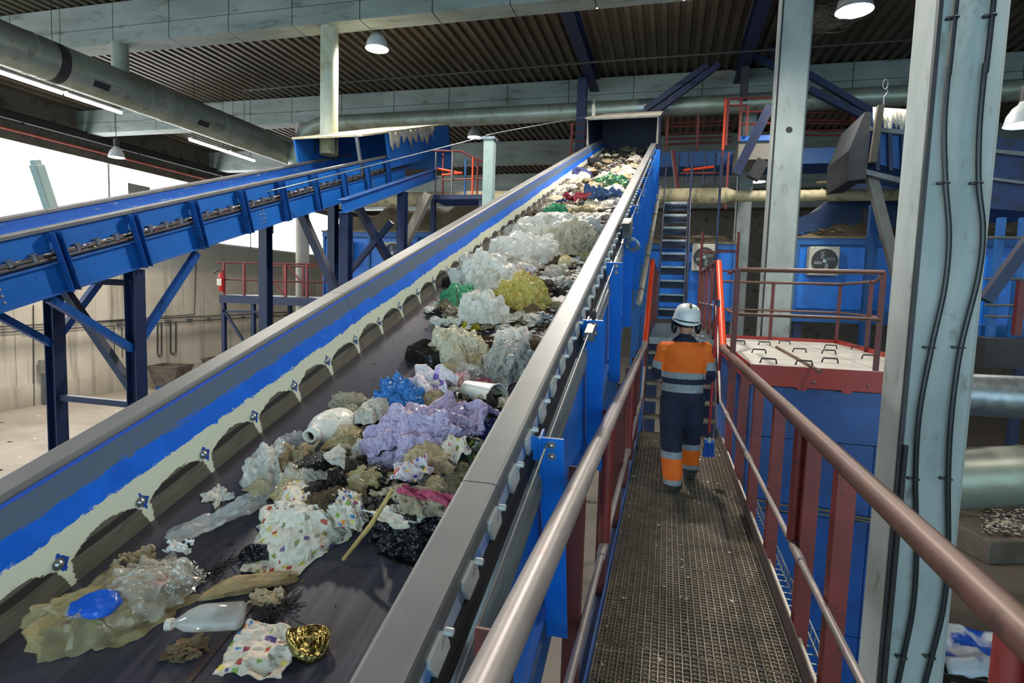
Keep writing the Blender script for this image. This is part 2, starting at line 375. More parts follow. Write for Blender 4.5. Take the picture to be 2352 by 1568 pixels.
for y in (9.2, 10.4, 11.6, 12.8, 13.9): MB().box(xr-.06, xr, y-.03, y+.03, LAND, LH).build('post', RED_D, hr)
xl = -.262
hl = MB().tube([(xl, -1, RH), (xl, 7.85, RH), (xl, 8.0, RH+.03)], .036, 14).build('handrail', RAILM, walk, smooth=True); hl['label'] = 'worn pink and grey pipe handrail beside the conveyor'
MB().tube([(xl, 8.0, RH+.03), (xl+.01, 9.15, LH-.02)], .036, 14).build('stair_rail', ORANGE_P, hl, smooth=True)
MB().tube([(xl+.01, 9.13, LH-.02), (xl, 9.3, LH), (xl, 13.9, LH)], .028, 10).build('landing_rail', RED_D, hl, smooth=True)
MB().tube([(xl, -1, MH), (xl, 7.95, MH)], .017, 10).build('mid_rail', RAILM, hl, smooth=True)
MB().tube([(xl, 7.95, MH), (xl, 9.15, LAND+.5), (xl, 13.9, LAND+.5)], .017, 10).build('mid_rail', RAILM, hl, smooth=True)
for y in (1.5, 3.0, 5.0, 7.0): MB().tube([(xl, y-.1, MH), (xl, y+.1, MH)], .024, 12).build('sleeve', RAILM, hl, smooth=True)
for y in (0.05, 1.12, 2.3, 3.5, 4.6, 5.6, 6.6, 7.5):
    m = MB(); m.box(xl-.028, xl-.02, y-.035, y+.045, DZ-.45, RH-.02); m.box(xl-.085, xl-.028, y-.035, y-.027, DZ-.45, RH-.03); m.build('post', RED_D, hl)
for y in (3.05, 5.05): MB().tube([(xl, y, MH+.02), (xl, y, RH)], .03, 12).build('joint_post', RED, hl, smooth=True)
for y in (8.3, 8.9): MB().tube([(xl, y, DZ+(y-7.9)*.95), (xl, y, RH+(y-8)*1.05)], .02, 8).build('post', RED_D, hl, smooth=True)
for y in (9.2, 10.4, 11.6, 12.8, 13.9): MB().box(xl-.02, xl+.03, y-.03, y+.03, LAND, LH).build('post', RED_D, hl)
# stairs up to the landing
sta = thing('stairs', 'short flight of grating stairs in front of the worker', 'stairs', (.22, 8.5, DZ))
for i in range(6):
    y = 7.95+.21*i; z = DZ+.2*(i+1)
    if i < 5:
        m = MB(); m.box(-.23, .69, y, y+.02, z-.035, z); m.box(-.23, .69, y+.2, y+.21, z-.03, z)
        for q in range(24): m.box(-.23+.04*q-.002, -.23+.04*q+.002, y+.02, y+.2, z-.025, z-.002)
        for q in range(5): m.box(-.23, .69, y+.04*q+.03-.002, y+.04*q+.03+.002, z-.02, z-.004)
        m.build('tread', GRATM, sta)
for x in (-.25, .70): MB().prism([(7.9, DZ-.15), (8.1, DZ-.15), (9.1, LAND-.2), (9.1, LAND+.02), (7.9, DZ+.12)], x, x+.012, 'x').build('stringer', NAVY, sta)
lan = thing('landing', 'upper grating landing behind the hard hat', 'platform', (.22, 11, LAND))
for j in range(5): grating(-.24, .70, 9.0+j*1.0, 9.99+j*1.0, LAND, lan, fine=False)
MB().box(-.24, .70, 9.0, 9.012, LAND-.1, LAND).build('nosing', GALV, lan)
MB().box(-.255, -.245, 9.0, 14.1, LAND-.14, LAND+.1).build('kick_plate', kb, lan)
MB().box(.705, .715, 9.0, 14.1, LAND-.14, LAND+.1).build('kick_plate', kr, lan)
MB().box(-.24, .70, 9.3, 9.4, LAND-.16, LAND-.04).build('cross_beam', NAVY, lan)
for x in (-.2, .66):
    for y in (9.2, 13.9): MB().ibeam((x, y, 0), (x, y, LAND-.05), .12, .12).build('leg', NAVY, lan)
# steep stair beyond the landing
st2 = thing('steep_stairs', 'steep dark stair with bright tread edges climbing from the landing', 'stairs', (.1, 14.5, LAND))
for i in range(9):
    y = 14.2+.2*i; z = LAND+.34*(i+1)
    m = MB(); m.box(-.2, .36, y, y+.03, z-.04, z); m.box(-.2, .36, y+.22, y+.23, z-.04, z)
    for q in range(15): m.box(-.2+.04*q-.003, -.2+.04*q+.003, y+.02, y+.22, z-.03, z-.004)
    m.build('tread', GALV, st2)
    MB().box(-.2, .36, y+.23, y+.24, z-.2, z-.03).build('riser', NAVY, st2)
for x in (-.22, .38): MB().bar((x, 14.1, LAND-.05), (x, 16.1, LAND+3.15), .02, .2).build('stringer', NAVY, st2)
for x in (-.22, .42):
    MB().tube([(x, 14.1, LAND+.02), (x, 14.1, LAND+1.0), (x, 16.1, LAND+4.1)], .022, 8).build('rail', NAVY, st2, smooth=True)
    for i in range(3): MB().tube([(x, 14.6+.6*i, LAND+.7+1.0*i), (x, 14.6+.6*i, LAND+1.75+1.0*i)], .018, 8).build('post', NAVY, st2, smooth=True)
# ================================================================== MAIN CONVEYOR (built in the inclined frame: x across, y up the incline, z off the belt)
NT_ = -1.0; NB = -1.385; U0, U1 = -2.6, 16.4
def skirt_material(name, u0, s, xs=1):
    k = NT(name); tc = k.n('ShaderNodeTexCoord'); sx = k.n('ShaderNodeSeparateXYZ'); k.l(tc.outputs['Object'], sx.inputs[0])
    u, n = sx.outputs[1], sx.outputs[2]
    v = k.math('DIVIDE', k.math('ADD', n, 1.385), .365)
    p = k.math('FRACT', k.math('DIVIDE', k.math('SUBTRACT', u, u0-20*s), s))
    st = k.coord('Object', (1, 1.2, 14)); brush = k.noise(st, 6, 5, .7); fineb = k.noise(k.coord('Object', (1, 2, 60)), 8, 4, .7); big = k.noise(k.coord('Object', (1, 1, 1)), 1.7, 3); rag = k.noise(k.coord('Object', (1, 9, 34)), 2.2, 5, .75)
    grey = k.mix(k.ramp(fineb, [(.55, 0.), (.66, 1.)]), '5f6f7e', '2b5cc0')
    c = k.mix(k.ramp(k.noise(k.coord('Object', (1, 3, 3)), 3, 4), [(.35, 0.), (.65, 1.)]), '0064da', '0872f0')
    # ragged worn-grey band on top
    e1 = k.math('ADD', .57, k.math('ADD', k.math('MULTIPLY', brush, .26), k.math('MULTIPLY', big, .10)))
    c = k.mix(k.math('GREATER_THAN', v, e1), c, grey)
    c = k.mix(k.math('GREATER_THAN', v, .975), c, '2f62d8')
    # cream primer band
    e2 = k.math('ADD', .37, k.math('ADD', k.math('MULTIPLY', rag, .17), k.math('MULTIPLY', big, .14)))
    c = k.mix(k.math('LESS_THAN', v, e2), c, k.mix(fineb, 'e4e6cc', 'd6dcc6'))
    # blue round each bolt
    dp = k.math('ABSOLUTE', k.math('SUBTRACT', k.math('FRACT', k.math('ADD', p, .5)), .54))
    bl = k.math('LESS_THAN', k.math('ADD', k.math('ADD', k.math('MULTIPLY', dp, s/.365*1.1), k.math('MULTIPLY', rag, .12)), k.math('MULTIPLY', k.math('ABSOLUTE', k.math('SUBTRACT', v, .29)), .8)), .135)
    # worn dark steel under an arch from bolt to bolt
    arch = k.math('ADD', k.math('ADD', .13, k.math('MULTIPLY', k.math('POWER', k.math('SINE', k.math('MULTIPLY', k.math('POWER', p, 1.25), math.pi)), .7), k.math('ADD', .10, k.math('MULTIPLY', big, .14)))), k.math('MULTIPLY', rag, .12))
    drip = k.math('SUBTRACT', k.math('SUBTRACT', .42, k.math('MULTIPLY', dp, 3.2)), k.math('MULTIPLY', rag, .35))
    edge = k.math('SUBTRACT', arch, k.math('MAXIMUM', drip, 0.0))
    dark = k.mix(k.ramp(brush, [(.35, 0.), (.65, 1.)]), '5a564c', '6c675b')
    line = k.math('MULTIPLY', k.math('LESS_THAN', k.math('ABSOLUTE', k.math('SUBTRACT', v, k.math('ADD', .25, k.math('MULTIPLY', brush, .06)))), .035), k.math('GREATER_THAN', dp, .09))
    dark = k.mix(line, dark, '2e2d2b')
    c = k.mix(bl, c, '0b4cae')
    c = k.mix(k.math('LESS_THAN', v, edge), c, dark)
    c = k.mix(k.math('LESS_THAN', v, .05), c, '3a352c')
    k.l(c, k.b.inputs['Base Color']); k.b.inputs['Roughness'].default_value = .42; k.bump(fineb, .12, .003)
    return k.m
SKM = skirt_material('scraped_blue_skirt', 1.0, .315)
mc = thing('conveyor', 'main inclined belt conveyor with scraped blue side skirt, heaped with waste', 'conveyor', (-1.2, 3, 0))
def capbar(m, x0, x1, u0, u1, n=NT_, lip=.06):
    r = .014; t = .005
    prof = [(x0, n-lip), (x0, n-r), (x0+r*.3, n-r*.3), (x0+r, n), (x1-r, n), (x1-r*.3, n-r*.3), (x1, n-r), (x1, n-lip), (x1-t, n-lip), (x1-t, n-r-t), (x0+t, n-r-t), (x0+t, n-lip)]
    m.prism(prof, u0, u1, 'y')
us = [2.95+2.395*i for i in range(-3, 7)]
for i in range(len(us)-1):
    a, b = max(us[i], U0)+.002, min(us[i+1], U1)-.002
    if b <= a: continue
    m = MB(); capbar(m, -1.99, -1.87, a, b); m.build('cap_rail', GREYC, mc, MC)
    m = MB(); m.add([(-1.865, a, -1.02), (-1.865, b, -1.02), (-1.802, b, NB+.004), (-1.802, a, NB+.004), (-1.872, a, -1.02), (-1.872, b, -1.02), (-1.83, b, NB+.004), (-1.83, a, NB+.004)], [(0, 1, 2, 3), (7, 6, 5, 4), (0, 4, 5, 1), (3, 2, 6, 7), (0, 3, 7, 4), (1, 5, 6, 2)])
    m.build('skirt_panel', SKM, mc, MC)
    a, b = max(us[i]+.75, U0)+.002, min(us[i+1]+.75, 14.3)-.002
    if b <= a: continue
    m = MB(); capbar(m, -.552, -.44, a, b); m.build('cap_rail', GREYC, mc, MC)
    m = MB(); m.box(-.548, -.54, a, b, NB+.004, -1.02); m.build('skirt_panel', pm('pale_blue_skirt', '5f86cc', '7b93b8', 6, .45, c3='c8ccc0', t3=(.5, .62), sc3=8), mc, MC)
bo = MB(); bo.lathe([(0, .012), (.007, .011), (.012, .006), (.0135, 0), (.02, 0), (.02, -.003)], 12, Matrix.Rotation(R(90), 4, 'Y')); bo = bo.build('bolt', BOLT, mc, MC, smooth=True); 
bdat = bo.data; bpy.data.objects.remove(bo)
def addbolt(par, x, u, n, M=MC, s=1.0):
    o = bpy.data.objects.new('bolt', bdat); COL.objects.link(o); o.parent = par
    o.location = (M @ V((x, u, n))) - par.matrix_world.translation; o.rotation_euler = M.to_euler(); o.scale = (s, s, s)
for i in range(-6, 42):
    addbolt(mc, -1.815, 1.0+.315*i, -1.275)
# belt
k = NT('worn_black_belt'); co = k.coord('Object', (14, .35, 1)); n1 = k.noise(co, 2, 5, .65); n2 = k.noise(k.coord(), 22, 5, .7)
c = k.ramp(n1, [(.3, '38353d'), (.7, '4b4750')]); c = k.mix(k.ramp(n2, [(.62, 0.), (.72, .7)]), c, '524c44')
k.l(c, k.b.inputs['Base Color']); k.l(k.ramp(n1, [(.3, .28), (.7, .46)]), k.b.inputs['Roughness']); k.b.inputs['Specular IOR Level'].default_value = .6; k.bump(n1, .25, .004); BELTM = k.m
m = MB(); prof = [(-1.80, NB+.012), (-1.72, NB+.004), (-1.5, NB), (-.85, NB), (-.62, NB+.004), (-.545, NB+.012)]
P = [[V((x, U0+(U1+.6-U0)*j/30, z)) for x, z in prof] for j in range(31)]; m.grid(P); m.build('belt', BELTM, mc, MC, smooth=True, solid=.02)
m = MB(); P = [[V((x, U0+(U1+.6-U0)*j/8, z)) for x, z in ((-1.78, -1.72), (-.56, -1.72))] for j in range(9)]; m.grid(P); m.build('return_belt', BELTM, mc, MC, solid=.02)
m = MB(); m.box(-1.185, -1.165, U0, 14, NB+.012, NB+.0135); m.build('belt_seam', pm('rusty_seam', '3a2c28', '453530', 6, .7), mc, MC)
# right flank: sealing rubber, bright cover plate, blue side plate, clamps, pull-cord
m = MB(); m.box(-.452, -.445, U0, 14.3, -1.14, -1.055); m.build('edge_strip', pm('pale_edge_strip', '8fa8d0', 'b9c4d2', 7, .4, c3='5f8cdc', t3=(.5, .62), sc3=6), mc, MC)
m = MB(); m.box(-.452, -.428, U0, 14.3, -1.20, -1.125); m.build('seal_strip', RUB, mc, MC)
k = NT('bright_cover_plate'); co = k.coord('Object', (1, .6, 12)); n1 = k.noise(co, 3, 5, .6); 
c = k.ramp(n1, [(.3, '8e979c'), (.6, 'b4bcc0'), (.75, '6b8cc8')]); k.l(c, k.b.inputs['Base Color']); k.b.inputs['Metallic'].default_value = .75; k.b.inputs['Roughness'].default_value = .3; k.bump(n1, .1, .003); COVM = k.m
m = MB(); prof = [(-.445, -1.185), (-.43, -1.20), (-.408, -1.215), (-.398, -1.245), (-.398, -1.30), (-.41, -1.335), (-.435, -1.35)]
m.grid([[V((x, u, z)) for x, z in prof] for u in (U0, 14.3)]); m.build('cover_plate', COVM, mc, MC, smooth='all', solid=.004)
m = MB(); m.box(-.435, -.42, U0, 14.6, -1.86, -1.345); m.box(-.42, -.395, U0, 14.6, -1.86, -1.84); m.build('side_plate', BLUE, mc, MC)
m = MB(); m.box(-1.93, -1.915, U0, 14.6, -1.86, -1.345); m.build('side_plate', BLUE, mc, MC)
tab = MB(); tab.prism([(-.045, .055), (.03, .055), (.055, 0), (.055, -.03), (-.02, -.03), (-.045, .03)], -.005, .005, 'x'); tab.lathe([(.009, 0), (.009, .02), (0, .022)], 8, Matrix.Translation((.004, .04, .045)) @ Matrix.Rotation(R(90), 4, 'Y'))
tb0 = tab.build('clamp', pm('white_zinc_clamp', 'dfe3e0', 'c6cac8', 9, .4, metal=.3), mc, MC); td = tb0.data; bpy.data.objects.remove(tb0)
for i in range(52):
    u = .17+.2145*i
    o = bpy.data.objects.new('clamp', td); COL.objects.link(o); o.parent = mc; o.location = (MC @ V((-.437, u, -1.105)))-mc.location; o.rotation_euler = MC.to_euler()
cord = MB().tube([(-.375, U0, -1.09), (-.375, 2.86, -1.09)], .004, 6).build('pull_cord', GREYC, mc, MC, smooth=True)
MB().tube([(-.375, 3.0, -1.085), (-.375, 13.5, -1.085)], .004, 6).build('wire', GREYC, mc, MC, smooth=True)
m = MB(); m.tube([(-.375, 2.92+.03*math.cos(a), -1.07+.03*math.sin(a)) for a in [i*.5236 for i in range(12)]], .008, 8, closed=True); m.build('eye_ring', DARKM, mc, MC, smooth=True)
m = MB(); m.box(-.395, -.355, 2.7, 2.9, -1.12, -1.08); m.box(-.39, -.36, 2.80, 2.86, -1.17, -1.12); m.build('shackle', GREYC, mc, MC)
# bracket posts on the right flank, one every 1.17 m
for i in range(12):
    u = .51+1.17*i
    m = MB(); m.box(-.44, -.40, u, u+.008, -1.165, -1.07); m.box(-.404, -.396, u-.008, u+.06, -2.0, -1.07); m.box(-.404, -.318, u, u+.008, -2.0, -1.07)
    o = m.build('bracket_post', BLUE, mc, MC)
    if i < 7:
        for dn in (-1.095, -1.14): 
            ob = bpy.data.objects.new('bolt', bdat); COL.objects.link(ob); ob.parent = o
            ob.location = (-.36, u-.002, dn); ob.rotation_euler = (0, 0, R(-90)); ob.scale = (.8, .8, .8)
# deeper blue box truss that carries the belt, and its trestles
for x in (-.45, -1.9):
    MB().bar((x, U0, -2.02), (x, 15, -2.02), .1, .16).build('truss_chord', BLUE_D, mc, MC)
for i in range(8):
    u = .5+2.0*i
    MB().bar((-1.9, u, -1.8), (-.45, u, -1.8), .06, .06).build('cross_tie', NAVY, mc, MC)
for yy in (1.5, 6.0, 10.5, 14.2):
    zt = (MC @ V((0, yy/math.cos(TH)-.6, -2.1))).z
    for x in (-.52, -1.84): MB().ibeam((x, yy, 0), (x, yy, zt), .14, .14).build('leg', BLUE_D, mc)
    MB().bar((-1.84, yy, zt*.45), (-.52, yy, zt*.9), .06, .06).build('brace', BLUE_D, mc)
# hood at the top end
hoodm = MB(); ua, ub = 14.35, 17.2
hoodm.box(-2.03, -1.99, ua, ub, -1.75, -.42); hoodm.box(-.44, -.40, ua, ub, -1.75, -.42); hoodm.box(-2.03, -.40, ub, ub+.04, -1.75, -.42)
hoodm.build('hood', pm('hood_blue_black', '15233f', '1c2f55', 4, .5, c3='11141b', t3=(.5, .65), sc3=5), mc, MC)
m = MB(); m.box(-2.06, -.37, ua-.02, ub+.05, -.42, -.39); m.build('hood_roof', pm('dusty_hood_roof', 'cfc8b8', 'b3aa98', 3, .7), mc, MC)
m = MB(); m.tube([(-2.0, ua-.02, -1.0), (-2.0, ua-.02, -.43), (-.42, ua-.02, -.43), (-.42, ua-.02, -1.02)], .028, 8); m.build('hood_rim', pm('rim_grey', '9a968a', '7c786c', 5, .6), mc, MC, smooth=True)

# ================================================================== SECOND CONVEYOR (parallel, across the hall)
l2 = thing('conveyor', 'long blue inclined conveyor on trestles in front of the bright windows', 'conveyor', (-7.45, 6.1, 0))
XN, XF = -6.7, -8.15; V0, V1 = -6.0, 14.2
i = 0; u = V0
BL2 = pm('second_conveyor_blue', '0f5cac', '1464b8', 1.5, .45, c3='24447e', t3=(.6, .72), sc3=9, dust='7a7668', dusta=.35)
while u < V1:
    b = min(u+2.0, V1)-.006
    m = MB(); capbar(m, XN-.05, XN+.05, u, b, -1.0, .05); m.build('cap_rail', GREYC, l2, MC)
    m = MB(); capbar(m, XF-.05, XF+.05, u, b, -1.0, .05); m.build('cap_rail', GREYC, l2, MC)
    m = MB(); m.box(XN-.012, XN, u, b, -1.285, -1.01); m.build('skirt_panel', BL2, l2, MC)
    m = MB(); m.box(XF, XF+.012, u, b, -1.38, -1.01); m.build('skirt_panel', pm('far_skirt_blue', '1a5cc0', '2a68c8', 1.3, .45, c3='8aa0b0', t3=(.58, .68), sc3=5, stretch=(1, .5, 3)), l2, MC)
    m = MB(); m.box(XN, XN+.02, u, b, -1.74, -1.40); m.box(XN, XN+.07, u, b, -1.41, -1.395); m.box(XN, XN+.07, u, b, -1.74, -1.725); m.build('stringer', BL2, l2, MC)
    u += 2.0
m = MB(); m.grid([[V((x, V0+(V1+.5-V0)*j/10, z)) for x, z in ((XF, -1.37), (XF+.3, -1.385), (XN-.3, -1.385), (XN-.01, -1.37))] for j in range(11)]); m.build('belt', BELTM, l2, MC, solid=.02)
m = MB(); m.box(XF-.02, XF, V0, V1, -1.74, -1.40); m.build('stringer', BL2, l2, MC)
m = MB(); m.tube([(XN+.03, V0, -1.315), (XN+.03, V1, -1.315)], .018, 8); m.tube([(XN+.05, V0, -1.355), (XN+.05, V1, -1.355)], .012, 6); m.build('guard_bar', DARKM, l2, MC, smooth=True)
cl = MB(); cl.box(XN+.01, XN+.05, -.02, .02, -1.33, -1.25); cl.box(XN-.0, XN+.06, -.035, .035, -1.262, -1.25); c0 = cl.build('clamp', GALV, l2, MC); cdm = c0.data; bpy.data.objects.remove(c0)
for i in range(52):
    u = .2+.26*i
    o = bpy.data.objects.new('clamp', cdm); COL.objects.link(o); o.parent = l2; o.location = (MC @ V((0, u, 0)))-l2.location; o.rotation_euler = MC.to_euler()
BL3 = pm('stiffener_blue', '0c4690', '124c8c', 3, .45, c3='0d1c38', t3=(.55, .7), sc3=6)
for i in range(-6, 9):
    u = 4.88+1.028*i
    m = MB(); m.box(XN+.07, XN+.16, u-.045, u-.035, -1.74, -1.06); m.box(XN+.07, XN+.16, u+.035, u+.045, -1.74, -1.06); m.box(XN+.07, XN+.08, u-.045, u+.045, -1.74, -1.06); m.box(XN, XN+.07, u-.045, u+.045, -1.15, -1.07); m.build('stiffener', BL3, l2, MC)
for ub_ in (4.1, 8.4, 12.4):
    for a in range(4):
        for b in range(2): addbolt(l2, XN+.022, ub_+.09*b, -1.45-.07*a, MC, 1.0)
def trestle(yy, par, xn=XN-.05, xf=XF, w=.17, n=-1.74, cross=True):
    zt = (MC @ V((0, yy/math.cos(TH)-.55, n-.02))).z
    for x in (xn, xf):
        m = MB(); m.ibeam((x, yy, 0), (x, yy, zt), w, w, .014, (1, 0, 0)); m.build('leg', NAVY, par)
        MB().box(x-.15, x+.15, yy-.15, yy+.15, 0, .02).build('base_plate', NAVY, par)
    MB().bar((xf, yy+.05, zt-.15), (xn, yy+.05, zt-1.75), .1, .1).build('brace', NAVY, par)
    for z in (zt-.18, zt-1.8, .8): MB().bar((xf, yy, z), (xn, yy, z), .08, .08).build('cross_tie', NAVY, par)
    # inclined knee braces along the belt
    for x in (xn, xf):
        MB().bar((x, yy-1.1, zt-.38), (x, yy-.05, zt-1.05), .09, .09).build('knee_brace', BL3, par)
        MB().bar((x, yy+.05, zt-.95), (x, yy+1.05, zt+.28), .09, .09).build('knee_brace', BL3, par)
trestle(6.1, l2); trestle(-1.0, l2)
# hood of the second conveyor
m = MB(); m.box(XF-.12, XF-.08, 12.0, 17.4, -1.75, -.5); m.box(XN+.08, XN+.12, 13.2, 17.4, -1.3, -.52); m.box(XF-.12, XN+.12, 17.36, 17.4, -1.75, -.5); m.build('hood', BL2, l2, MC)
m = MB(); m.box(XF-.15, XN+.15, 12.0, 17.4, -.5, -.46); m.build('hood_roof', pm('hood_roof_cream', 'cfc6a8', 'b9ae90', 3, .7), l2, MC)
m = MB(); m.box(XN-.03, XN+.03, 12.0, 12.06, -1.3, -.48); m.build('hood_post', GREYC, l2, MC)
CLOTHM = pm('dirty_white_sheet', 'c9c4b6', 'aaa596', 6, .8, bump=.3, bsc=9, bdist=.03)
sh = MB(); P = []
for i in range(30):
    u = 13.3+.1*i; dr = .26+.13*math.sin(i*1.7)+.08*math.sin(i*.63)
    P.append([V((XN+.10-.45, u, -.45)), V((XN+.14, u, -.45)), V((XN+.145+.012*math.sin(i*2.1), u, -.5-dr*.5)), V((XN+.135+.02*math.sin(i*1.3), u, -.5-dr))])
sh.grid(P); tag(sh.build('plastic_sheet', CLOTHM, None, MC, smooth='all', solid=.006), 'ragged white plastic sheet draped over the hood of the far blue conveyor', 'sheet')
# ================================================================== BLUE MACHINE RIGHT OF THE WALKWAY
MT = CZ-.75; MX0, MX1, MY0, MY1 = .98, 2.95, 7.1, 11.5
mach = thing('machine_housing', 'big blue machine housing with red rim beside the walkway', 'machine', (2.2, 9.3, 0))
MBL = pm('machine_blue', '0a4892', '0a3f80', 1.2, .38, c3='0a2a62', t3=(.5, .7), sc3=2, bump=.06, bsc=4, bdist=.03)
for i, (z0, z1) in enumerate(((0.25, 1.4), (1.41, 2.75), (2.76, 3.62), (3.63, MT-.24))):
    nx = 3 if i < 3 else 1
    for q in range(nx):
        a = MX0+(MX1-MX0)*q/nx; b = MX0+(MX1-MX0)*(q+1)/nx
        MB().box(a+.004, b-.004, MY0+.02, MY0+.06, z0, z1).build('front_panel', MBL, mach)
    MB().box(MX0, MX0+.04, MY0+.07, MY1, z0, z1).build('side_panel', MBL, mach)
MB().box(MX0+.03, MX1, MY0+.05, MY1, 0, MT-.05).build('core', DARKM, mach)
redm = pm('red_rim', '8e2418', 'a02c1e', 4, .45, c3='5e1a14', t3=(.6, .72), sc3=8)
m = MB(); m.prism([(.93, MT-.22), (1.45, MT-.22), (1.45, MT-.25), (1.55, MT-.25), (1.55, MT-.22), (1.9, MT-.22), (1.9, MT-.25), (2.0, MT-.25), (2.0, MT-.22), (2.42, MT-.22), (2.42, MT+.01), (.93, MT+.01)], MY0-.06, MY0-.05, 'y'); m.build('rim_plate', redm, mach)
MB().box(.93, .94, MY0-.06, MY1, MT-.2, MT+.03).build('rim_plate', redm, mach)
MB().box(.93, 2.95, MY1, MY1+.01, MT-.1, MT+.07).build('rim_plate', redm, mach)
m = MB(); m.add([(2.95, MY1, MT), (2.95, MY1, MT+.08), (2.9, MY0+1.6, MT+.08), (2.9, MY0+1.6, MT), (2.96, MY1, MT), (2.96, MY1, MT+.08), (2.91, MY0+1.6, MT+.08), (2.91, MY0+1.6, MT)], [(0, 1, 2, 3), (4, 7, 6, 5), (0, 4, 5, 1), (3, 2, 6, 7), (1, 5, 6, 2), (0, 3, 7, 4)]); m.build('rim_plate', redm, mach)
for x in (1.6, 1.62, 2.15): addbolt(mach, x, MY0-.062, MT-.15, Matrix.Rotation(R(-90), 4, 'Z') @ Matrix.Identity(4) if False else Matrix.Identity(4), 1)
lidm = pm('dusty_white_lid', 'bcbbb5', 'a8a69f', 2.5, .6, c3='8f897c', t3=(.55, .7), sc3=7)
hd = MB(); hd.tube([(-.09, 0, 0), (-.075, -.01, .055), (.075, -.01, .055), (.09, 0, 0)], .011, 8)
h0 = hd.build('handle', DARKM, None); hdat = h0.data; bpy.data.objects.remove(h0)
n_ = 0
for r_, (y0, y1) in enumerate(((7.08, 8.35), (8.37, 9.9), (9.92, 11.48))):
    for c_, (x0, x1) in enumerate(((.95, 1.62), (1.64, 2.28), (2.30, 2.93))):
        l_ = MB().box(x0, x1, y0, y1, MT-.03, MT+.012).build('lid', lidm, mach, bevel=.004)
        for hx in ((.3, ) if (r_+c_) % 2 else (.22, .6)):
            o = bpy.data.objects.new('handle', hdat); COL.objects.link(o); o.parent = l_; o.location = V((x0+hx, y0+.18+.5*(c_ % 2), MT+.012))-mach.location
rod = tag(MB().tube([onz(1783, 796, MT+.03), onz(1885, 853, MT+.03)], .018, 8).build('loose_rod', pm('rusty_rod', '6b5446', '59463a', 7, .7), smooth=True), 'rusty rod lying across the white lids', 'rod')
# guard rail round the lids
gz = ony(1850, 622, MY0).z
p0 = ony(1695, 619, MY0); p1 = ony(2030, 628, MY0); gx0, gx1 = p0.x, p1.x
gm = ony(1850, 727, MY0).z
gr = MB().box(gx0-.03, gx0+.03, MY0-.025, MY0+.025, MT-.2, gz).build('guard_rail', RED_D, mach)
for z, r in ((gz, .026), (gm, .02)):
    MB().tube([(gx0, MY0, z), (gx1, MY0, z)], r, 8).build('rail', RAILR, gr, smooth=True)
    MB().tube([(.93, MY1, z-.02), (2.95, MY1, z-.02)], r*.9, 8).build('rail', RAILR, gr, smooth=True)
    MB().tube([(gx1, MY0, z), (2.9, MY1-2, z-.02), (2.95, MY1, z-.02)], r*.9, 8).build('rail', RAILR, gr, smooth=True)
    MB().tube([(gx0, MY0, z), (.80, 8.6, z+.02)], r*.9, 8).build('rail', RAILR, gr, smooth=True)
for x, y in ((gx1, MY0), (.95, MY1), (1.85, MY1), (2.95, MY1), (2.9, 9.7)):
    m = MB(); m.box(x-.03, x+.03, y-.004, y+.004, MT-.2, gz); m.box(x-.004, x+.004, y, y+.045, MT-.2, gz); m.build('post', RED_D, gr)
# rope of dirty cable slung across the blue front
w_ = [onz(1728, 1150, 0)]; 
pts = [ony(x, y, MY0-.03) for x, y in ((1700, 1143), (1735, 1147), (1800, 1160), (1870, 1168), (1930, 1178), (1985, 1190), (2060, 1200))]
tag(MB().tube(spline(pts, 4), .014, 6).build('slack_cable', pm('dirty_rope', '57503f', '6b6350', 20, .9), smooth='all'), 'dirty cable slung across the blue machine front', 'cable')
pts2 = [p+V((0, -.01, -.05-.02*math.sin(i))) for i, p in enumerate(pts)]
tag(MB().tube(spline(pts2, 4), .010, 6).build('slack_cable', _mc['dirty_rope'], smooth='all'), 'thinner dirty cable sagging below the slung one on the blue machine', 'cable')
# ================================================================== LAMPS AND TUBES
SHADEM = pm('lamp_shade_grey', 'c8cccc', 'b4b8b8', 4, .4)
LAMPE = em('lamp_diffuser', 'fffdf5', 25); TUBEE = em('fluorescent_glow', 'fff6f0', 30)
def lamp(px, py, Y, dia, label, power=800, cord=True, group=None):
    p = ony(px, py, Y); r = dia/2
    t = thing('pendant_lamp', label, 'lamp', p, group)
    T0 = Matrix.Translation(p)
    MB().lathe([(r*1.0, 0), (r*.98, .02), (r*.86, r*.6), (r*.6, r*1.05), (r*.35, r*1.25), (r*.3, r*1.4), (.0, r*1.42)], 28, T0, cap=False).build('shade', SHADEM, t, smooth='all', solid=.004)
    MB().lathe([(0, .035), (r*.93, .035)], 28, T0, cap=False).build('diffuser', LAMPE, t)
    MB().lathe([(.06, r*1.4), (.09, r*1.42), (.09, r*1.42+.28), (.05, r*1.42+.3)], 14, T0).build('ballast', DARKM, t, smooth=True)
    MB().tube([(p.x, p.y, p.z+r*1.42+.28), (p.x, p.y, RZ)], .012, 6).build('cord', DARKM, t)
    ld = bpy.data.lights.new('lamp_light', 'SPOT'); ld.energy = power; ld.spot_size = R(160); ld.spot_blend = .4; ld.shadow_soft_size = r*.8; ld.color = (1, .92, .81)
    lo = bpy.data.objects.new('lamp_light', ld); COL.objects.link(lo); lo.parent = t; lo.location = (0, 0, -.03)
lamp(866, 113, 13.2, .56, 'bright bell lamp hanging behind the near roof beam')
lamp(1962, 26, 14.2, .74, 'bright bell lamp hanging between the two grey columns')
lamp(1090, 316, 22, .56, 'small bell lamp beside the grey post over the main conveyor')
lamp(268, 362, 17.5, .55, 'white bell lamp hanging before the bright window band', 1500)
lamp(1740, 418, 24, .6, 'bell lamp glowing behind the holed column')
lamp(2350, 288, 13, .6, 'bell lamp half hidden past the cabled column')
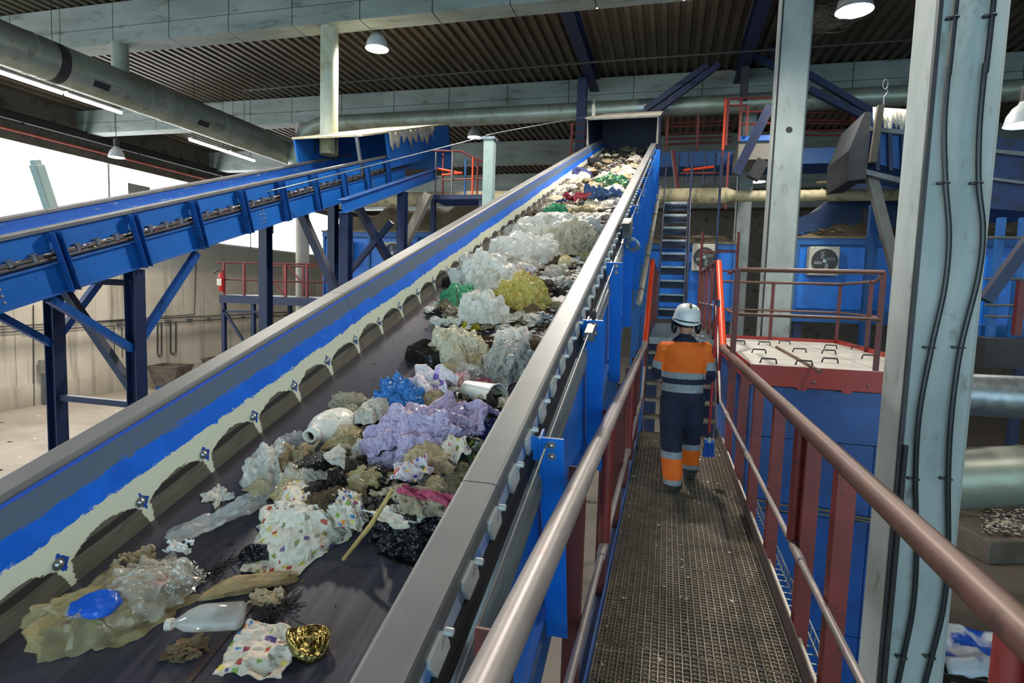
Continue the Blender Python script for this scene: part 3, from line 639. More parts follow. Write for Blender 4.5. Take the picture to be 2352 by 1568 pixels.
# unseen lamps out of view, added to brighten the belt, walkway and left wall
for i, (x, y) in enumerate(((-1.3, 9.0), (-7, 7.4), (3.6, 4.2), (-19, 5), (-19, -2), (-12, 0))):
    p = V((x, y, CZ+5.6)); q = p-CAM
    t = thing('pendant_lamp', 'unseen bell lamp added out of view to light the hall', 'lamp', p, 'added lamps out of view')
    T0 = Matrix.Translation(p); r = .28
    MB().lathe([(r*1.0, 0), (r*.98, .02), (r*.86, r*.6), (r*.6, r*1.05), (r*.35, r*1.25), (r*.3, r*1.4), (.0, r*1.42)], 28, T0, cap=False).build('shade', SHADEM, t, smooth='all', solid=.004)
    MB().lathe([(0, .035), (r*.93, .035)], 28, T0, cap=False).build('diffuser', LAMPE, t)
    MB().tube([(p.x, p.y, p.z+r*1.42), (p.x, p.y, RZ)], .012, 6).build('cord', DARKM, t)
    ld = bpy.data.lights.new('lamp_light', 'SPOT'); ld.energy = 1450 if i == 0 else 480 if i == 2 else 800; ld.spot_size = R(160); ld.spot_blend = .4; ld.shadow_soft_size = .2; ld.color = (1, .92, .81)
    lo = bpy.data.objects.new('lamp_light', ld); COL.objects.link(lo); lo.parent = t; lo.location = (0, 0, -.03)
def fluor(p, q, label, group=None):
    t = thing('fluorescent_light', label, 'lamp', p, group)
    d = (q-p).normalized()
    MB().bar(p+V((0, 0, .05)), q+V((0, 0, .05)), .16, .05).build('reflector', SHADEM, t)
    MB().tube([p, q], .045, 10).build('tube', TUBEE, t, smooth=True)
    for e in (p+d*.2, q-d*.2): MB().tube([e+V((0, 0, .06)), (e.x, e.y, RZ)], .008, 5).build('hanger', DARKM, t)
for i, (a, b) in enumerate(((10.4, 12.0), (12.1, 13.7))):
    fluor(V((-15.5, a, CZ+4.78)), V((-15.5, b, CZ+4.78)), ('fluorescent tube glowing beside the black collar of the big duct', 'fluorescent tube glowing below the first grille of the big duct')[i], 'tubes along the duct')
for i, (a, b) in enumerate(((16.2, 17.9), (18.0, 19.3))):
    fluor(V((-15.5, a, CZ+4.66)), V((-15.5, b, CZ+4.66)), ('fluorescent tube past the second grille of the big duct', 'last fluorescent tube at the far end of the big duct')[i], 'tubes along the duct')
fluor(V((-2.35, 13.9, CZ+6.57)), V((.45, 13.9, CZ+6.57)), 'long white fluorescent tube under the roof above the main conveyor')

# ================================================================== DUCTS AND PIPES
dk = thing('air_duct', 'fat round zinc duct running along the hall under the near roof beam', 'duct', (-13.9, 6, CZ+4.9))
MB().tube([(-13.9, -9, CZ+4.9), (-13.9, 6, CZ+4.9), (-13.9, 19.2, CZ+4.9)], .45, 28).build('body', DUCT, dk, smooth=True)
for y in (6.2, 8.3, 9.1, 10.0, 10.3, 12.9, 13.6, 15.6, 16.5, 17.8, 19.1):
    MB().tube([(-13.9, y-.025, CZ+4.9), (-13.9, y+.025, CZ+4.9)], .463, 28).build('band', DUCT, dk, smooth=True)
MB().tube([(-13.9, 10.45, CZ+4.9), (-13.9, 10.68, CZ+4.9)], .456, 28).build('black_collar', DARKM, dk, smooth=True)
for y in (11.2, 14.4):
    m = MB(); a0 = -.75; M0 = Matrix.Translation((-13.9, y, CZ+4.9)) @ Matrix.Rotation(-a0+R(90)-R(90), 4, 'Y')
    m.box(.44, .468, 0, .9, -.09, .09, Matrix.Translation((-13.9, y, CZ+4.9)) @ Matrix.Rotation(R(32), 4, 'Y')); g = m.build('grille', DUCT, dk)
    m = MB(); m.box(.452, .474, .04, .45, -.075, .075, Matrix.Translation((-13.9, y, CZ+4.9)) @ Matrix.Rotation(R(32), 4, 'Y')); m.build('opening', DARKM, dk)
MB().tube([(-13.9, 12.3, CZ+5.3), (-13.9, 12.3, CZ+6.0)], .2, 18).build('drop_pipe', DUCT, dk, smooth=True)
fp = thing('air_pipe', 'long grey pipe running under the far roof beam', 'pipe', (0, 18.9, CZ+5.8))
zc = ony(1400, 253, 18.9).z; xl_ = ony(735, 285, 18.9).x
pts = [V((xl_-1.0, 18.9, zc-1.6)), V((xl_-.95, 18.9, zc-.9)), V((xl_-.6, 18.9, zc-.25)), V((xl_, 18.9, zc-.02)), V((xl_+1, 18.9, zc)), V((21.5, 18.9, zc))]
MB().tube(pts, .28, 22).build('body', DUCT, fp, smooth=True)
for x in range(-9, 21, 3): MB().tube([(x-.02, 18.9, zc), (x+.02, 18.9, zc)], .29, 22).build('band', DUCT, fp, smooth=True)
MB().tube([(-1.2, 18.9, zc), (-.2, 18.9, zc)], .29, 22).build('clean_collar', GALV, fp, smooth=True)
pole = thing('extraction_pipe', 'pale vertical extraction pipe dropping from the near roof beam onto the far conveyor', 'pipe', (-7.92, 12.45, ony(748, 352, 12.45).z))
MB().tube([(-7.92, 12.45, ony(748, 352, 12.45).z), (-7.92, 12.45, CZ+5.98)], .205, 20).build('pipe', pm('pole_paint', 'b9c2b4', 'a5ac98', 1.0, .5, c3='8f8250', t3=(.5, .65), sc3=1.2), pole, smooth=True)
p = ony(695, 560, 19.6)
MB().tube([(-7.92, 12.45, ony(748, 356, 12.45).z), (-7.92, 12.45, ony(748, 318, 12.45).z)], .215, 20).build('collar', CREAMP, pole, smooth=True)
for s in (-1, 1): MB().tube([(-7.92+s*.27, 12.3, ony(748, 356, 12.45).z), (-7.92+s*.27, 12.3, ony(748, 316, 12.45).z)], .015, 6).build('stay', DARKM, pole)
pole2 = thing('round_column', 'grey round column in front of the bright window gap', 'column', (p.x, 19.6, 0))
MB().tube([(p.x, 19.6, 0), (p.x, 19.6, CZ+6.0)], .25, 18).build('shaft', pm('column_grey', '8d8b82', '7a786e', 1, .7), pole2, smooth=True)
cp = thing('cream_pipe', 'cream coloured horizontal pipe crossing behind the conveyor hood', 'pipe', (0, 16.4, CZ+2.65))
a = ony(905, 464, 16.4); b_ = ony(1540, 452, 16.4); c_ = ony(1668, 452, 16.4); d_ = ony(1690, 452, 16.4); e_ = ony(2075, 449, 16.4)
z_ = CZ+2.67
MB().tube([(-12.5, 16.4, z_), (c_.x, 16.4, z_), (d_.x, 16.4, z_-.01), (6.5, 16.4, z_-.02)], [.215, .215, .145, .145], 20).build('body', CREAMP, cp, smooth=True)
for x in (-6.5, -3.5, .6, c_.x-.03, 3.6, 4.6): MB().tube([(x-.02, 16.4, z_), (x+.02, 16.4, z_)], .225 if x < c_.x else .155, 20).build('band', CREAMP, cp, smooth=True)

# ================================================================== LEFT WALL FITTINGS
cr = thing('crane_rail', 'dark crane rail along the top of the wall over the windows', 'rail', (-23.9, 15, CZ+5.9))
MB().ibeam((-23.9, -10, CZ+5.93), (-23.9, 49, CZ+5.93), .2, .3).build('beam', DARKM, cr)
for y in range(-8, 48, 5): MB().bar((-24.4, y, CZ+5.9), (-23.9, y, CZ+5.75), .1, .1).build('bracket', DARKM, cr)
rp = thing('red_pipe', 'thin red sprinkler pipe on the dark wall above the windows', 'pipe', (-24.3, 15, CZ+5.5))
MB().tube([(-24.3, -10, CZ+5.5), (-24.3, 49, CZ+5.5)], .05, 8).build('tube', pm('red_pipe_paint', '9a4a3c', 'a85848', 3, .6), rp, smooth=True)
ct = thing('cable_tray', 'cable tray with dangling loops on the stained concrete wall', 'cable tray', (XW+.1, 18, CZ-2.05))
MB().tube([(XW+.08, 5, CZ-2.0), (XW+.08, 40, CZ-1.8)], .025, 6).build('conduit', DARKM, ct); MB().tube([(XW+.08, 5, CZ-2.22), (XW+.08, 40, CZ-2.02)], .025, 6).build('conduit', DARKM, ct)
for i in range(16): MB().box(XW+.02, XW+.14, 14.5+1.35*i-.12, 14.5+1.35*i+.12, CZ-2.2+.008*i, CZ-2.05+.008*i).build('clip', GREYC, ct)
MB().tube([onx(450, 600, XW+.06), onx(446, 722, XW+.06), onx(190, 740, XW+.06)], .02, 6).build('conduit', DARKM, ct)
for x0, x1, y0, y1 in ((362, 371, 742, 816), (392, 404, 738, 812)):
    MB().tube([onx(x0, y0, XW+.08), onx(x0, y1-4, XW+.08), onx((x0+x1)/2, y1+2, XW+.08), onx(x1, y1-4, XW+.08), onx(x1, y0, XW+.08)], .03, 6).build('loop', DARKM, ct)
for x0, y0, y1 in ((262, 750, 832), (280, 752, 820), (77, 700, 940)): MB().tube([onx(x0, y0, XW+.06), onx(x0+1, y1, XW+.06)], .018, 6).build('conduit', DARKM, ct)
eb = thing('control_box', 'grey control box on a post at the foot of the concrete wall', 'box', onz(97, 925, 0))
p = onx(92, 858, XW+.2); q = onx(121, 824, XW+.2)
MB().box(XW+.1, XW+.32, p.y, q.y, p.z, q.z).build('box', pm('box_grey', '8e877c', '7c756a', 3, .6), eb, bevel=.02)
for i in range(3):
    for j in range(2): MB().lathe([(.04, 0), (.04, .02), (0, .025)], 8, Matrix.Translation((XW+.32, p.y+.25+.3*j, p.z+.2+.22*i)) @ Matrix.Rotation(R(90), 4, 'Y')).build('button', DARKM, eb)
MB().box(XW+.12, XW+.28, p.y+.1, p.y+.35, 0, p.z).build('post', GREYC, eb)
BINM = pm('bin_brown_steel', '5a5149', '6b6057', 2, .6, c3='3e3832', t3=(.5, .65), sc3=3)
def skip(cx, cy, w, label, yaw=0):
    t = thing('tipping_skip', label, 'skip', (cx, cy, 0), 'tipping skips by the wall'); M = Matrix.Translation((cx, cy, 0)) @ Matrix.Rotation(yaw, 4, 'Z'); h = w*.62
    m = MB(); tp = [(-w/2, -w*.4), (w/2, -w*.4), (w/2, w*.4), (-w/2, w*.4)]; bt = [(-w*.28, -w*.3), (w*.3, -w*.3), (w*.3, w*.3), (-w*.28, w*.3)]
    vs = [M @ V((x, y, h+.18)) for x, y in tp]+[M @ V((x, y, .22)) for x, y in bt]
    m.add(vs, [(4, 5, 6, 7), (0, 1, 5, 4), (1, 2, 6, 5), (2, 3, 7, 6), (3, 0, 4, 7)]); m.build('hopper', BINM, t, solid=.02)
    m = MB(); m.tube([M @ V((x, y, h+.18)) for x, y in tp], .035, 6, closed=True); m.build('rim', BINM, t)
    for s in (-1, 1): MB().box(-w*.3, w*.34, s*w*.22-.05, s*w*.22+.05, 0, .22, M).build('skid', BLUE_D, t)
p = onz(392, 893, 0); skip(p.x, p.y, 1.55, 'brown tipping skip on blue skids by the concrete wall', R(10))
p = onz(468, 868, 0); skip(p.x+1.2, p.y, 1.55, 'brown tipping skip behind the first, half hidden by the conveyor', R(10))
# ================================================================== RED RAILED PLATFORM AND CABINS BEHIND
def boxpx(m, x0, y0, x1, y1, Y, dep):
    p = ony(x0, y1, Y); q = ony(x1, y0, Y); m.box(p.x, q.x, Y, Y+dep, p.z, q.z); return m
pf = thing('platform', 'dark steel platform with red railings in front of the blue cabin', 'platform', (ony(600, 690, 16).x, 16.5, 0))
pz = ony(600, 680, 16).z; xa = ony(503, 680, 16).x; xb = ony(752, 680, 16).x
MB().box(xa, xb, 16, 18.2, pz-.26, pz).build('deck', NAVY, pf)
for x in (xa+.1, ony(577, 700, 16).x):
    for y in (16.1, 18): MB().bar((x, y, 0), (x, y, pz-.2), .12, .12).build('leg', NAVY, pf)
MB().bar((xa+.1, 16.05, pz-.45), (xa+1.6, 16.05, pz-2.4), .07, .07).build('brace', NAVY, pf); MB().bar((xa+.1, 16.05, pz-.55), (xa+1.7, 16.05, pz-.5), .07, .07).build('cross_tie', NAVY, pf)
for y in (16.05, 18.1):
    MB().tube([(xa-.1, y, pz+1.05), (xb, y, pz+1.05)], .03, 8).build('rail', RED_D, pf, smooth=True); MB().tube([(xa+.1, y, pz+.5), (xb, y, pz+.5)], .025, 8).build('rail', RED_D, pf, smooth=True)
    for i in range(6): MB().box(xa+.12+i*.78, xa+.19+i*.78, y-.03, y+.03, pz-.2, pz+1.05).build('post', RED, pf)
for i in range(2): MB().tube([(xa+.75+1.1*i, 17, pz+1.05), (xa+1.75+1.1*i, 17, pz+.05)], .03, 8).build('stair_rail', RED, pf, smooth=True)
fe = thing('fire_extinguisher', 'red fire extinguisher hanging on the red railed platform corner', 'extinguisher', (xa+.02, 15.9, pz+.1))
fx = V((xa+.14, 15.94, pz+.12)); MB().lathe([(.07, 0), (.085, .03), (.085, .5), (.06, .57), (.025, .6), (.025, .66)], 14, Matrix.Translation(fx)).build('cylinder', pm('extinguisher_red', 'b02820', 'c03028', 4, .35), fe, smooth=True)
MB().box(fx.x-.09, fx.x+.09, fx.y-.088, fx.y-.084, fx.z+.18, fx.z+.4).build('label_plate', WHITEP, fe); MB().tube([fx+V((0, 0, .64)), fx+V((-.12, 0, .7)), fx+V((-.28, 0, .58))], .03, 6).build('horn', DARKM, fe)
SOIL = pm('dust_heap', '5c5140', '6f634e', 3, .95, bump=.6, bsc=12, bdist=.05, c3='8f8468', t3=(.6, .7), sc3=9)
ACW = pm('ac_case', 'b5b6ac', 'a2a398', 3, .6, c3='7d7868', t3=(.6, .7), sc3=6)
def ac_unit(x0, y0, x1, y1, Y, label):
    p = ony(x0, y1, Y); q = ony(x1, y0, Y); cx, cz = (p.x+q.x)/2, (p.z+q.z)/2; s = (q.x-p.x)/2; h = (q.z-p.z)/2
    t = thing('air_conditioner', label, 'air conditioner', (cx, Y, p.z), 'air conditioners on the cabins')
    MB().box(p.x, q.x, Y, Y+.35, p.z, q.z).build('case', ACW, t, bevel=.03)
    M = Matrix.Translation((cx, Y-.005, cz)) @ Matrix.Rotation(R(90), 4, 'X'); r = min(s, h)*.86
    MB().lathe([(r, 0), (r, .02), (0, .02)], 28, M).build('fan_mouth', DARKM, t)
    m = MB()
    for q_ in (.25, .45, .65, .85, 1.0): m.tube([M @ V((r*q_*math.cos(a), r*q_*math.sin(a), .03)) for a in [i*2*math.pi/24 for i in range(24)]], .006, 4, closed=True)
    m.build('grille', GREYC, t)
    for i in range(4):
        a = i*math.pi/2; m = MB(); m.box(.05, r*.8, -.09, .09, .005, .018, M @ Matrix.Rotation(a, 4, 'Z') @ Matrix.Rotation(R(10), 4, 'X')); m.build('blade', GREYC, t)
    MB().lathe([(.05, 0), (.05, .03), (0, .035)], 10, M @ Matrix.Translation((0, 0, .02))).build('hub', GALV, t)
    return t
def heap(name, x0, x1, y0, y1, z, h, mat, label, n=26, seed=0):
    m = MB(); P = []
    for i in range(n+1):
        row = []
        for j in range(n+1):
            a, b = i/n, j/n; e = min(1, 4*min(a, 1-a), 4*min(b, 1-b)); x = x0+(x1-x0)*a; y = y0+(y1-y0)*b
            hh = h*e*(.45+.55*mnoise.fractal(V((x*.9+seed, y*.9, seed)), 1, 2, 4)+.35)
            row.append(V((x, y, z+max(0, hh))))
        P.append(row)
    m.grid(P); o = m.build(name, mat, smooth='all'); o['kind'] = 'stuff'; return o
def cabin(x0, x1, zb, zt, Y, dep, label, heaplabel, seed, np_=3, heaph=.5):
    t = thing('blue_cabin', label, 'cabin', ((x0+x1)/2, Y+dep/2, zb))
    MB().box(x0, x1, Y+.04, Y+dep, zb, zt).build('body', BLUE_D, t)
    for i in range(np_):
        a = x0+(x1-x0)*i/np_; b = x0+(x1-x0)*(i+1)/np_
        MB().box(a+.05, b-.05, Y, Y+.05, zb+.35, zt-.22).build('wall_panel', BLUE, t)
        MB().box(a-.04, a+.04, Y-.04, Y+.04, zb, zt).build('frame_post', BLUE_D, t)
    MB().box(x1-.06, x1+.02, Y-.04, Y+.04, zb, zt).build('frame_post', BLUE_D, t)
    MB().box(x0-.05, x1+.05, Y-.05, Y+.05, zt-.16, zt).build('frame_rail', BLUE_D, t); MB().box(x0-.05, x1+.05, Y-.05, Y+.05, zb, zb+.16).build('frame_rail', BLUE_D, t)
    MB().box(x0-.08, x1+.08, Y-.08, Y+dep, zt, zt+.05).build('roof', pm('cabin_roof_dust', '6f6552', '81765f', 2, .95), t)
    for x in (x0+.15, x1-.15):
        for y in (Y+.15, Y+dep-.15): MB().bar((x, y, 0), (x, y, zb), .18, .18).build('leg', NAVY, t)
    hp = heap('dust_pile', x0, x1, Y, Y+dep, zt+.05, heaph, SOIL, heaplabel, seed=seed); tag(hp, heaplabel, 'debris')
    return t
zt = ony(830, 533, 17.5).z
cabin(ony(745, 535, 17.5).x, -4.5, zt-3.2, zt, 17.5, 3.0, 'dull blue cabin with dirt on its roof under the far blue conveyor', 'brown waste and dirt heaped on the cabin roof under the far conveyor', 3, 4, .95)
ac_unit(752, 552, 800, 606, 17.1, 'air conditioner on the dull blue cabin next to the red railed platform')
ac_unit(880, 555, 926, 606, 17.1, 'air conditioner on the dull blue cabin behind the main conveyor')
zt = ony(1940, 548, 16.6).z; zb = ony(1940, 742, 16.6).z
cabin(ony(1834, 548, 16.6).x, 8.5, zb, zt, 16.6, 3.2, 'bright blue cabin behind the guard rail of the lidded machine', 'pale litter strewn on the bright blue cabin roof', 11, 3, .5)
ac_unit(1856, 566, 1931, 632, 16.2, 'white air conditioner on the bright blue cabin')
zt = ony(1600, 560, 17).z; zb = ony(1600, 735, 17).z
cabin(-.9, ony(1692, 548, 17).x, zb, zt, 17, 3, 'blue cabin behind the steep stair', 'dirt on the cabin roof behind the steep stair', 23, 2, .35)
ac_unit(1588, 560, 1648, 622, 16.6, 'dusty air conditioner beside the steep stair')
# ================================================================== STEELWORK ROUND THE CONVEYOR HEADS
def rails(par, pts, zs, mat, posts, r=.025, z0=None):
    for z in zs: MB().tube([V((p[0], p[1], z)) for p in pts], r, 6).build('rail', mat, par, smooth=True)
    for (x, y) in posts: MB().box(x-.03, x+.03, y-.03, y+.03, z0, zs[0]).build('post', mat, par)
# support of the far conveyor's head: sloping I-beam, posts, braces
hs = thing('support_frame', 'blue steel frame with a sloping beam under the far conveyor head', 'frame', (-6.4, 12, 0))
a = onx(785, 474, -6.35); b = onx(1000, 398, -6.35)
MB().ibeam(a, b, .2, .26).build('sloping_beam', BL2, hs); MB().ibeam(a+V((-1.9, 0, 0)), b+V((-1.9, 0, 0)), .2, .26).build('sloping_beam', BL2, hs)
for px, py in ((795, 480), (925, 430)):
    p = onx(px, py, -6.35)
    MB().ibeam((p.x, p.y, 0), (p.x, p.y, p.z-.1), .2, .2).build('post', NAVY, hs); MB().ibeam((p.x-1.9, p.y, 0), (p.x-1.9, p.y, p.z-.1), .2, .2).build('post', NAVY, hs)
def strut(par, x0, y0, x1, y1, Y0, Y1, w, mat, name='strut'):
    MB().bar(ony(x0, y0, Y0), ony(x1, y1, Y1), w, w).build(name, mat, par)
strut(hs, 825, 480, 900, 610, 12.5, 13.5, .16, NAVY); strut(hs, 900, 510, 790, 640, 13, 13, .12, NAVY); strut(hs, 985, 445, 930, 560, 14, 14, .2, pm('pale_strut', '8d887c', '7b766c', 3, .6)); strut(hs, 690, 485, 770, 665, 11.6, 11.6, .17, NAVY)
# red railed stair platform by the far conveyor head
hp = thing('platform', 'small red and grey railed platform at the head of the far conveyor', 'platform', (ony(1040, 450, 15).x, 15.5, 0))
pz = ony(1040, 447, 15).z; x0 = ony(985, 447, 15).x; x1 = ony(1112, 447, 15).x
MB().box(x0, x1, 15, 16.2, pz-.12, pz).build('deck', NAVY, hp)
for x in (x0+.1, x1-.1): MB().bar((x, 15.1, 0), (x, 15.1, pz-.1), .12, .12).build('leg', NAVY, hp)
for i, px in enumerate((998, 1010, 1036, 1062, 1083, 1090)):
    p = ony(px, 447, 15); MB().tube([(p.x, 15.05+.15*(i % 2), pz), (p.x, 15.05+.15*(i % 2), pz+(1.0 if i > 2 else 1.15))], .028, 6).build('post', (GREYC, RED, GREYC, BLUE_D, ORANGE_P, RED)[i], hp)
MB().tube([(x0, 15.05, pz+1.2), (x0+.9, 15.05, pz+1.15), (x0+1.25, 15.05, pz+.95), (x1, 15.05, pz+.85)], .028, 6).build('rail', RED_D, hp, smooth=True)
MB().tube([ony(1000, 386, 15.1), ony(1062, 398, 15.1)], .03, 6).build('rail', ORANGE_P, hp); MB().tube([ony(1015, 402, 15.1), ony(1060, 397, 15.1)], .03, 6).build('rail', ORANGE_P, hp); MB().tube([ony(1015, 413, 15.1), ony(1108, 410, 15.1)], .02, 6).build('rail', RED, hp)
# grey post and aerial wire over the main conveyor
gp = ony(1120, 388, 11.0)
pt = thing('grey_post', 'grey green square post rising behind the main conveyor', 'post', (gp.x, 11, 0))
MB().box(gp.x-.1, gp.x+.1, 11, 11.2, 0, ony(1117, 318, 11).z).build('shaft', pm('post_grey_green', '7f938f', '8da09a', 2, .55, c3='66736f', t3=(.55, .7), sc3=4), pt, bevel=.012)
MB().box(gp.x-.13, gp.x+.13, 10.97, 11.23, ony(1117, 320, 11).z, ony(1117, 314, 11).z).build('cap', GALV, pt)
wp = [ony(560, 452, 8.5), ony(700, 419, 9.0), ony(1080, 322, 10.9), ony(1128, 308, 11.1), ony(1240, 287, 12.5), ony(1385, 262, 15.2)]
tag(MB().tube(spline(wp, 5), .012, 6).build('aerial_wire', GALV, smooth='all'), 'grey wire stretched over the grey post to the conveyor hood', 'wire')
MB_ = MB()
sp = MC @ V((-1.9, 14.6, -.37))
lp = thing('hood_lug', 'small pale lifting lug on the corner of the main conveyor hood', 'lug', sp); MB().box(sp.x-.02, sp.x+.02, sp.y-.15, sp.y+.15, sp.z-.05, sp.z+.22).build('plate', WHITEP, lp); MB().tube([sp+V((0, .1*math.cos(a), .28+.1*math.sin(a))) for a in [i*.628 for i in range(10)]], .02, 6, closed=True).build('eye', GREYC, lp)
# roof steel: two dark beams along the roof, uprights, diagonals
rs = thing('roof_steel', 'dark blue roof steel with uprights and diagonals above the hood', 'frame', (0, 16, RZ-.3))
a = onz(1310, 25, CZ+6.8); MB().ibeam((a.x, 12.8, CZ+6.75), (a.x, 19.5, CZ+6.75), .3, .4).build('beam', NAVY, rs)
a2 = onz(1745, 20, CZ+6.8); MB().ibeam((a2.x, 12.8, CZ+6.75), (a2.x, 19.5, CZ+6.75), .3, .4).build('beam', NAVY, rs)
p = ony(1333, 330, 18.4); MB().ibeam((p.x, 18.4, CZ+2.5), (p.x, 18.4, CZ+6.6), .28, .28).build('upright', NAVY, rs)
for x0, y0, x1, y1 in ((1652, 148, 1508, 255), (1625, 150, 1482, 252), (1858, 205, 2000, 275), (1852, 168, 2010, 262), (1715, 120, 1800, 165), (1722, 85, 1790, 130)):
    strut(rs, x0, y0, x1, y1, 18.2, 18.2, .16, NAVY, 'diagonal')
MB().tube([ony(560, 207, 16.5), ony(1400, 140, 16.5), ony(2090, 92, 16.5)], .03, 6).build('tie_rod', DARKM, rs)
MB().bar(ony(1712, 155, 18), ony(1708, 230, 18), .2, .2).build('upright', DARKM, rs)
# red ladder cage left of the hood
lc = thing('ladder', 'thin red ladder and rails left of the main conveyor hood', 'ladder', (ony(1330, 380, 17).x, 17, CZ+2.5))
for px in (1310, 1351): p = ony(px, 395, 17); q = ony(px, 283, 17); MB().bar(p, (p.x, 17, q.z), .06, .06).build('stile', RED, lc)
for i in range(6):
    y = 285+i*20; a = ony(1310, y, 17); b = ony(1372, y-1, 17); MB().tube([a, b], .022, 6).build('rung', RED_D, lc)
# upper gallery right of the hood: blue beam, rails, caged red stair
ug = thing('gallery', 'high blue gallery with rows of red rails behind the holed column', 'gallery', (3, 19, CZ+3))
zb1 = ony(1640, 358, 19).z; zb0 = ony(1640, 390, 19).z
MB().box(ony(1500, 370, 19).x, ony(1985, 370, 19).x, 19, 20.5, zb0+.12, zb1+.15).build('beam', BLUE_D, ug)
for y in (266, 283, 292, 308, 320, 332): MB().tube([ony(1526, y, 19), ony(1680, y-6, 19)], .028, 6).build('rail', RED_D, ug)
for y in (258, 276, 283, 299, 310): MB().tube([ony(1835, y, 19), ony(1972, y+1, 19)], .028, 6).build('rail', RED_D, ug)
for px in (1530, 1600, 1955, 1966): p = ony(px, 345, 19); q = ony(px, 262, 19); MB().bar(p, (p.x, 19, q.z), .07, .07).build('post', RED, ug)
MB().box(ony(1697, 330, 17.5).x, ony(1772, 330, 17.5).x, 17.5, 19, ony(1735, 366, 17.5).z, ony(1735, 322, 17.5).z).build('box_panel', pm('grey_panel', '7d7970', '8d887c', 2, .7), ug)
MB().box(ony(1697, 318, 17.4).x, ony(1772, 318, 17.4).x, 17.4, 17.6, ony(1735, 323, 17.4).z, ony(1735, 311, 17.4).z).build('box_edge', BLUE, ug)
for px, y0, y1, m_ in ((1660, 228, 345, ORANGE_P), (1667, 226, 335, RED), (1697, 228, 325, RED), (1714, 243, 312, RED), (1655, 345, 430, RED_D), (1666, 350, 480, RED)):
    p = ony(px, y1, 17.3); q = ony(px, y0, 17.3); MB().bar(p, (p.x, 17.3, q.z), .06, .06).build('stair_post', m_, ug)
for x0, y0, x1, y1 in ((1662, 227, 1775, 224), (1664, 243, 1716, 242), (1696, 257, 1760, 256), (1696, 285, 1778, 283)): MB().tube([ony(x0, y0, 17.3), ony(x1, y1, 17.3)], .03, 6).build('rail', RED, ug)
strut(ug, 1768, 245, 1690, 400, 15.5, 15.5, .22, NAVY, 'brace'); strut(ug, 1752, 370, 1728, 410, 16, 16, .3, DARKM, 'brace')
for px in (1556, 1578, 1588, 1616, 1640): p = ony(px, 420, 17.6); q = ony(px, 352, 17.6); MB().tube([p, (p.x, 17.6, q.z)], .03, 6).build('cage_bar', NAVY, ug)
MB().tube([ony(1570, 391, 17.5), ony(1640, 383, 17.5)], .035, 6).build('rail', ORANGE_P, ug); MB().tube([ony(1562, 398, 17.5), ony(1652, 397, 17.5)], .025, 6).build('rail', RED, ug); MB().tube([ony(1545, 345, 17.5), ony(1560, 470, 17.5)], .06, 6).build('post', RED_D, ug)
for px in (1572, 1638): p = ony(px, 690, 15.6); q = ony(px, 360, 15.6); MB().tube([p, (p.x, 15.6, q.z)], .03, 6).build('hanger', NAVY, ug)
# landing gate frame (thin red) behind the worker
gf = thing('gate_frame', 'thin red rectangular gate frame beyond the landing', 'frame', (ony(1655, 640, 14.2).x, 14.2, 0))
a = ony(1614, 533, 14.2); b = ony(1697, 533, 14.2); z0 = 0
MB().tube([(a.x, 14.2, z0), (a.x, 14.2, a.z), (b.x, 14.2, b.z), (b.x, 14.2, z0)], .03, 8).build('frame', RED_D, gf); MB().tube([ony(1614, 578, 14.2), ony(1697, 578, 14.2)], .022, 6).build('bar', RED_D, gf); MB().tube([ony(1614, 622, 14.2), ony(1697, 622, 14.2)], .022, 6).build('bar', RED_D, gf)
MB().box(ony(1530, 690, 16.3).x+.9, ony(1607, 690, 16.3).x, 16.3, 16.35, LAND, ony(1570, 622, 16.3).z).build('infill', BLUE_D, gf)
# white conduit pipe and clutter on the main conveyor flank
wc = thing('conduit_pipe', 'pale plastic conduit strapped along the conveyor posts above the stairs', 'pipe', onx(1470, 690, -.33))
a = onx(1468, 695, -.335); b = onx(1517, 430, -.335)
MB().tube([a, b], .035, 10).build('tube', pm('pale_pvc', 'b8b4a8', 'a39e90', 4, .5), wc, smooth=True)
for i in range(6): q = a.lerp(b, .05+i*.18); d = (b-a).normalized(); MB().tube([q-d*.03, q+d*.03], .046, 10).build('strap', GREYC, wc, smooth=True)
for i in (0.12, .3, .5): q = a.lerp(b, i); MB().bar(q, q+V((-.1, .02, -.02)), .03, .03).build('arm', GREYC, wc)
sw = thing('cord_switch', 'dirty rope switch box with coiled wire on a conveyor post', 'switch', MC @ V((-.36, 5.0, -1.0)))
MB().box(-.41, -.33, 5.0, 5.2, -1.12, -.98).build('case', GREYC, sw, MC, bevel=.01); MB().box(-.40, -.34, 4.9, 5.0, -1.04, -.97).build('cap', DARKM, sw, MC)
for i in range(4): MB().tube([(-.33+.05*math.cos(q)+.008*i, 5.05+.01*i, -1.17+.05*math.sin(q)-.01*i) for q in [j*.6283 for j in range(10)]], .005, 5, closed=True).build('coil', GALV, sw, MC)
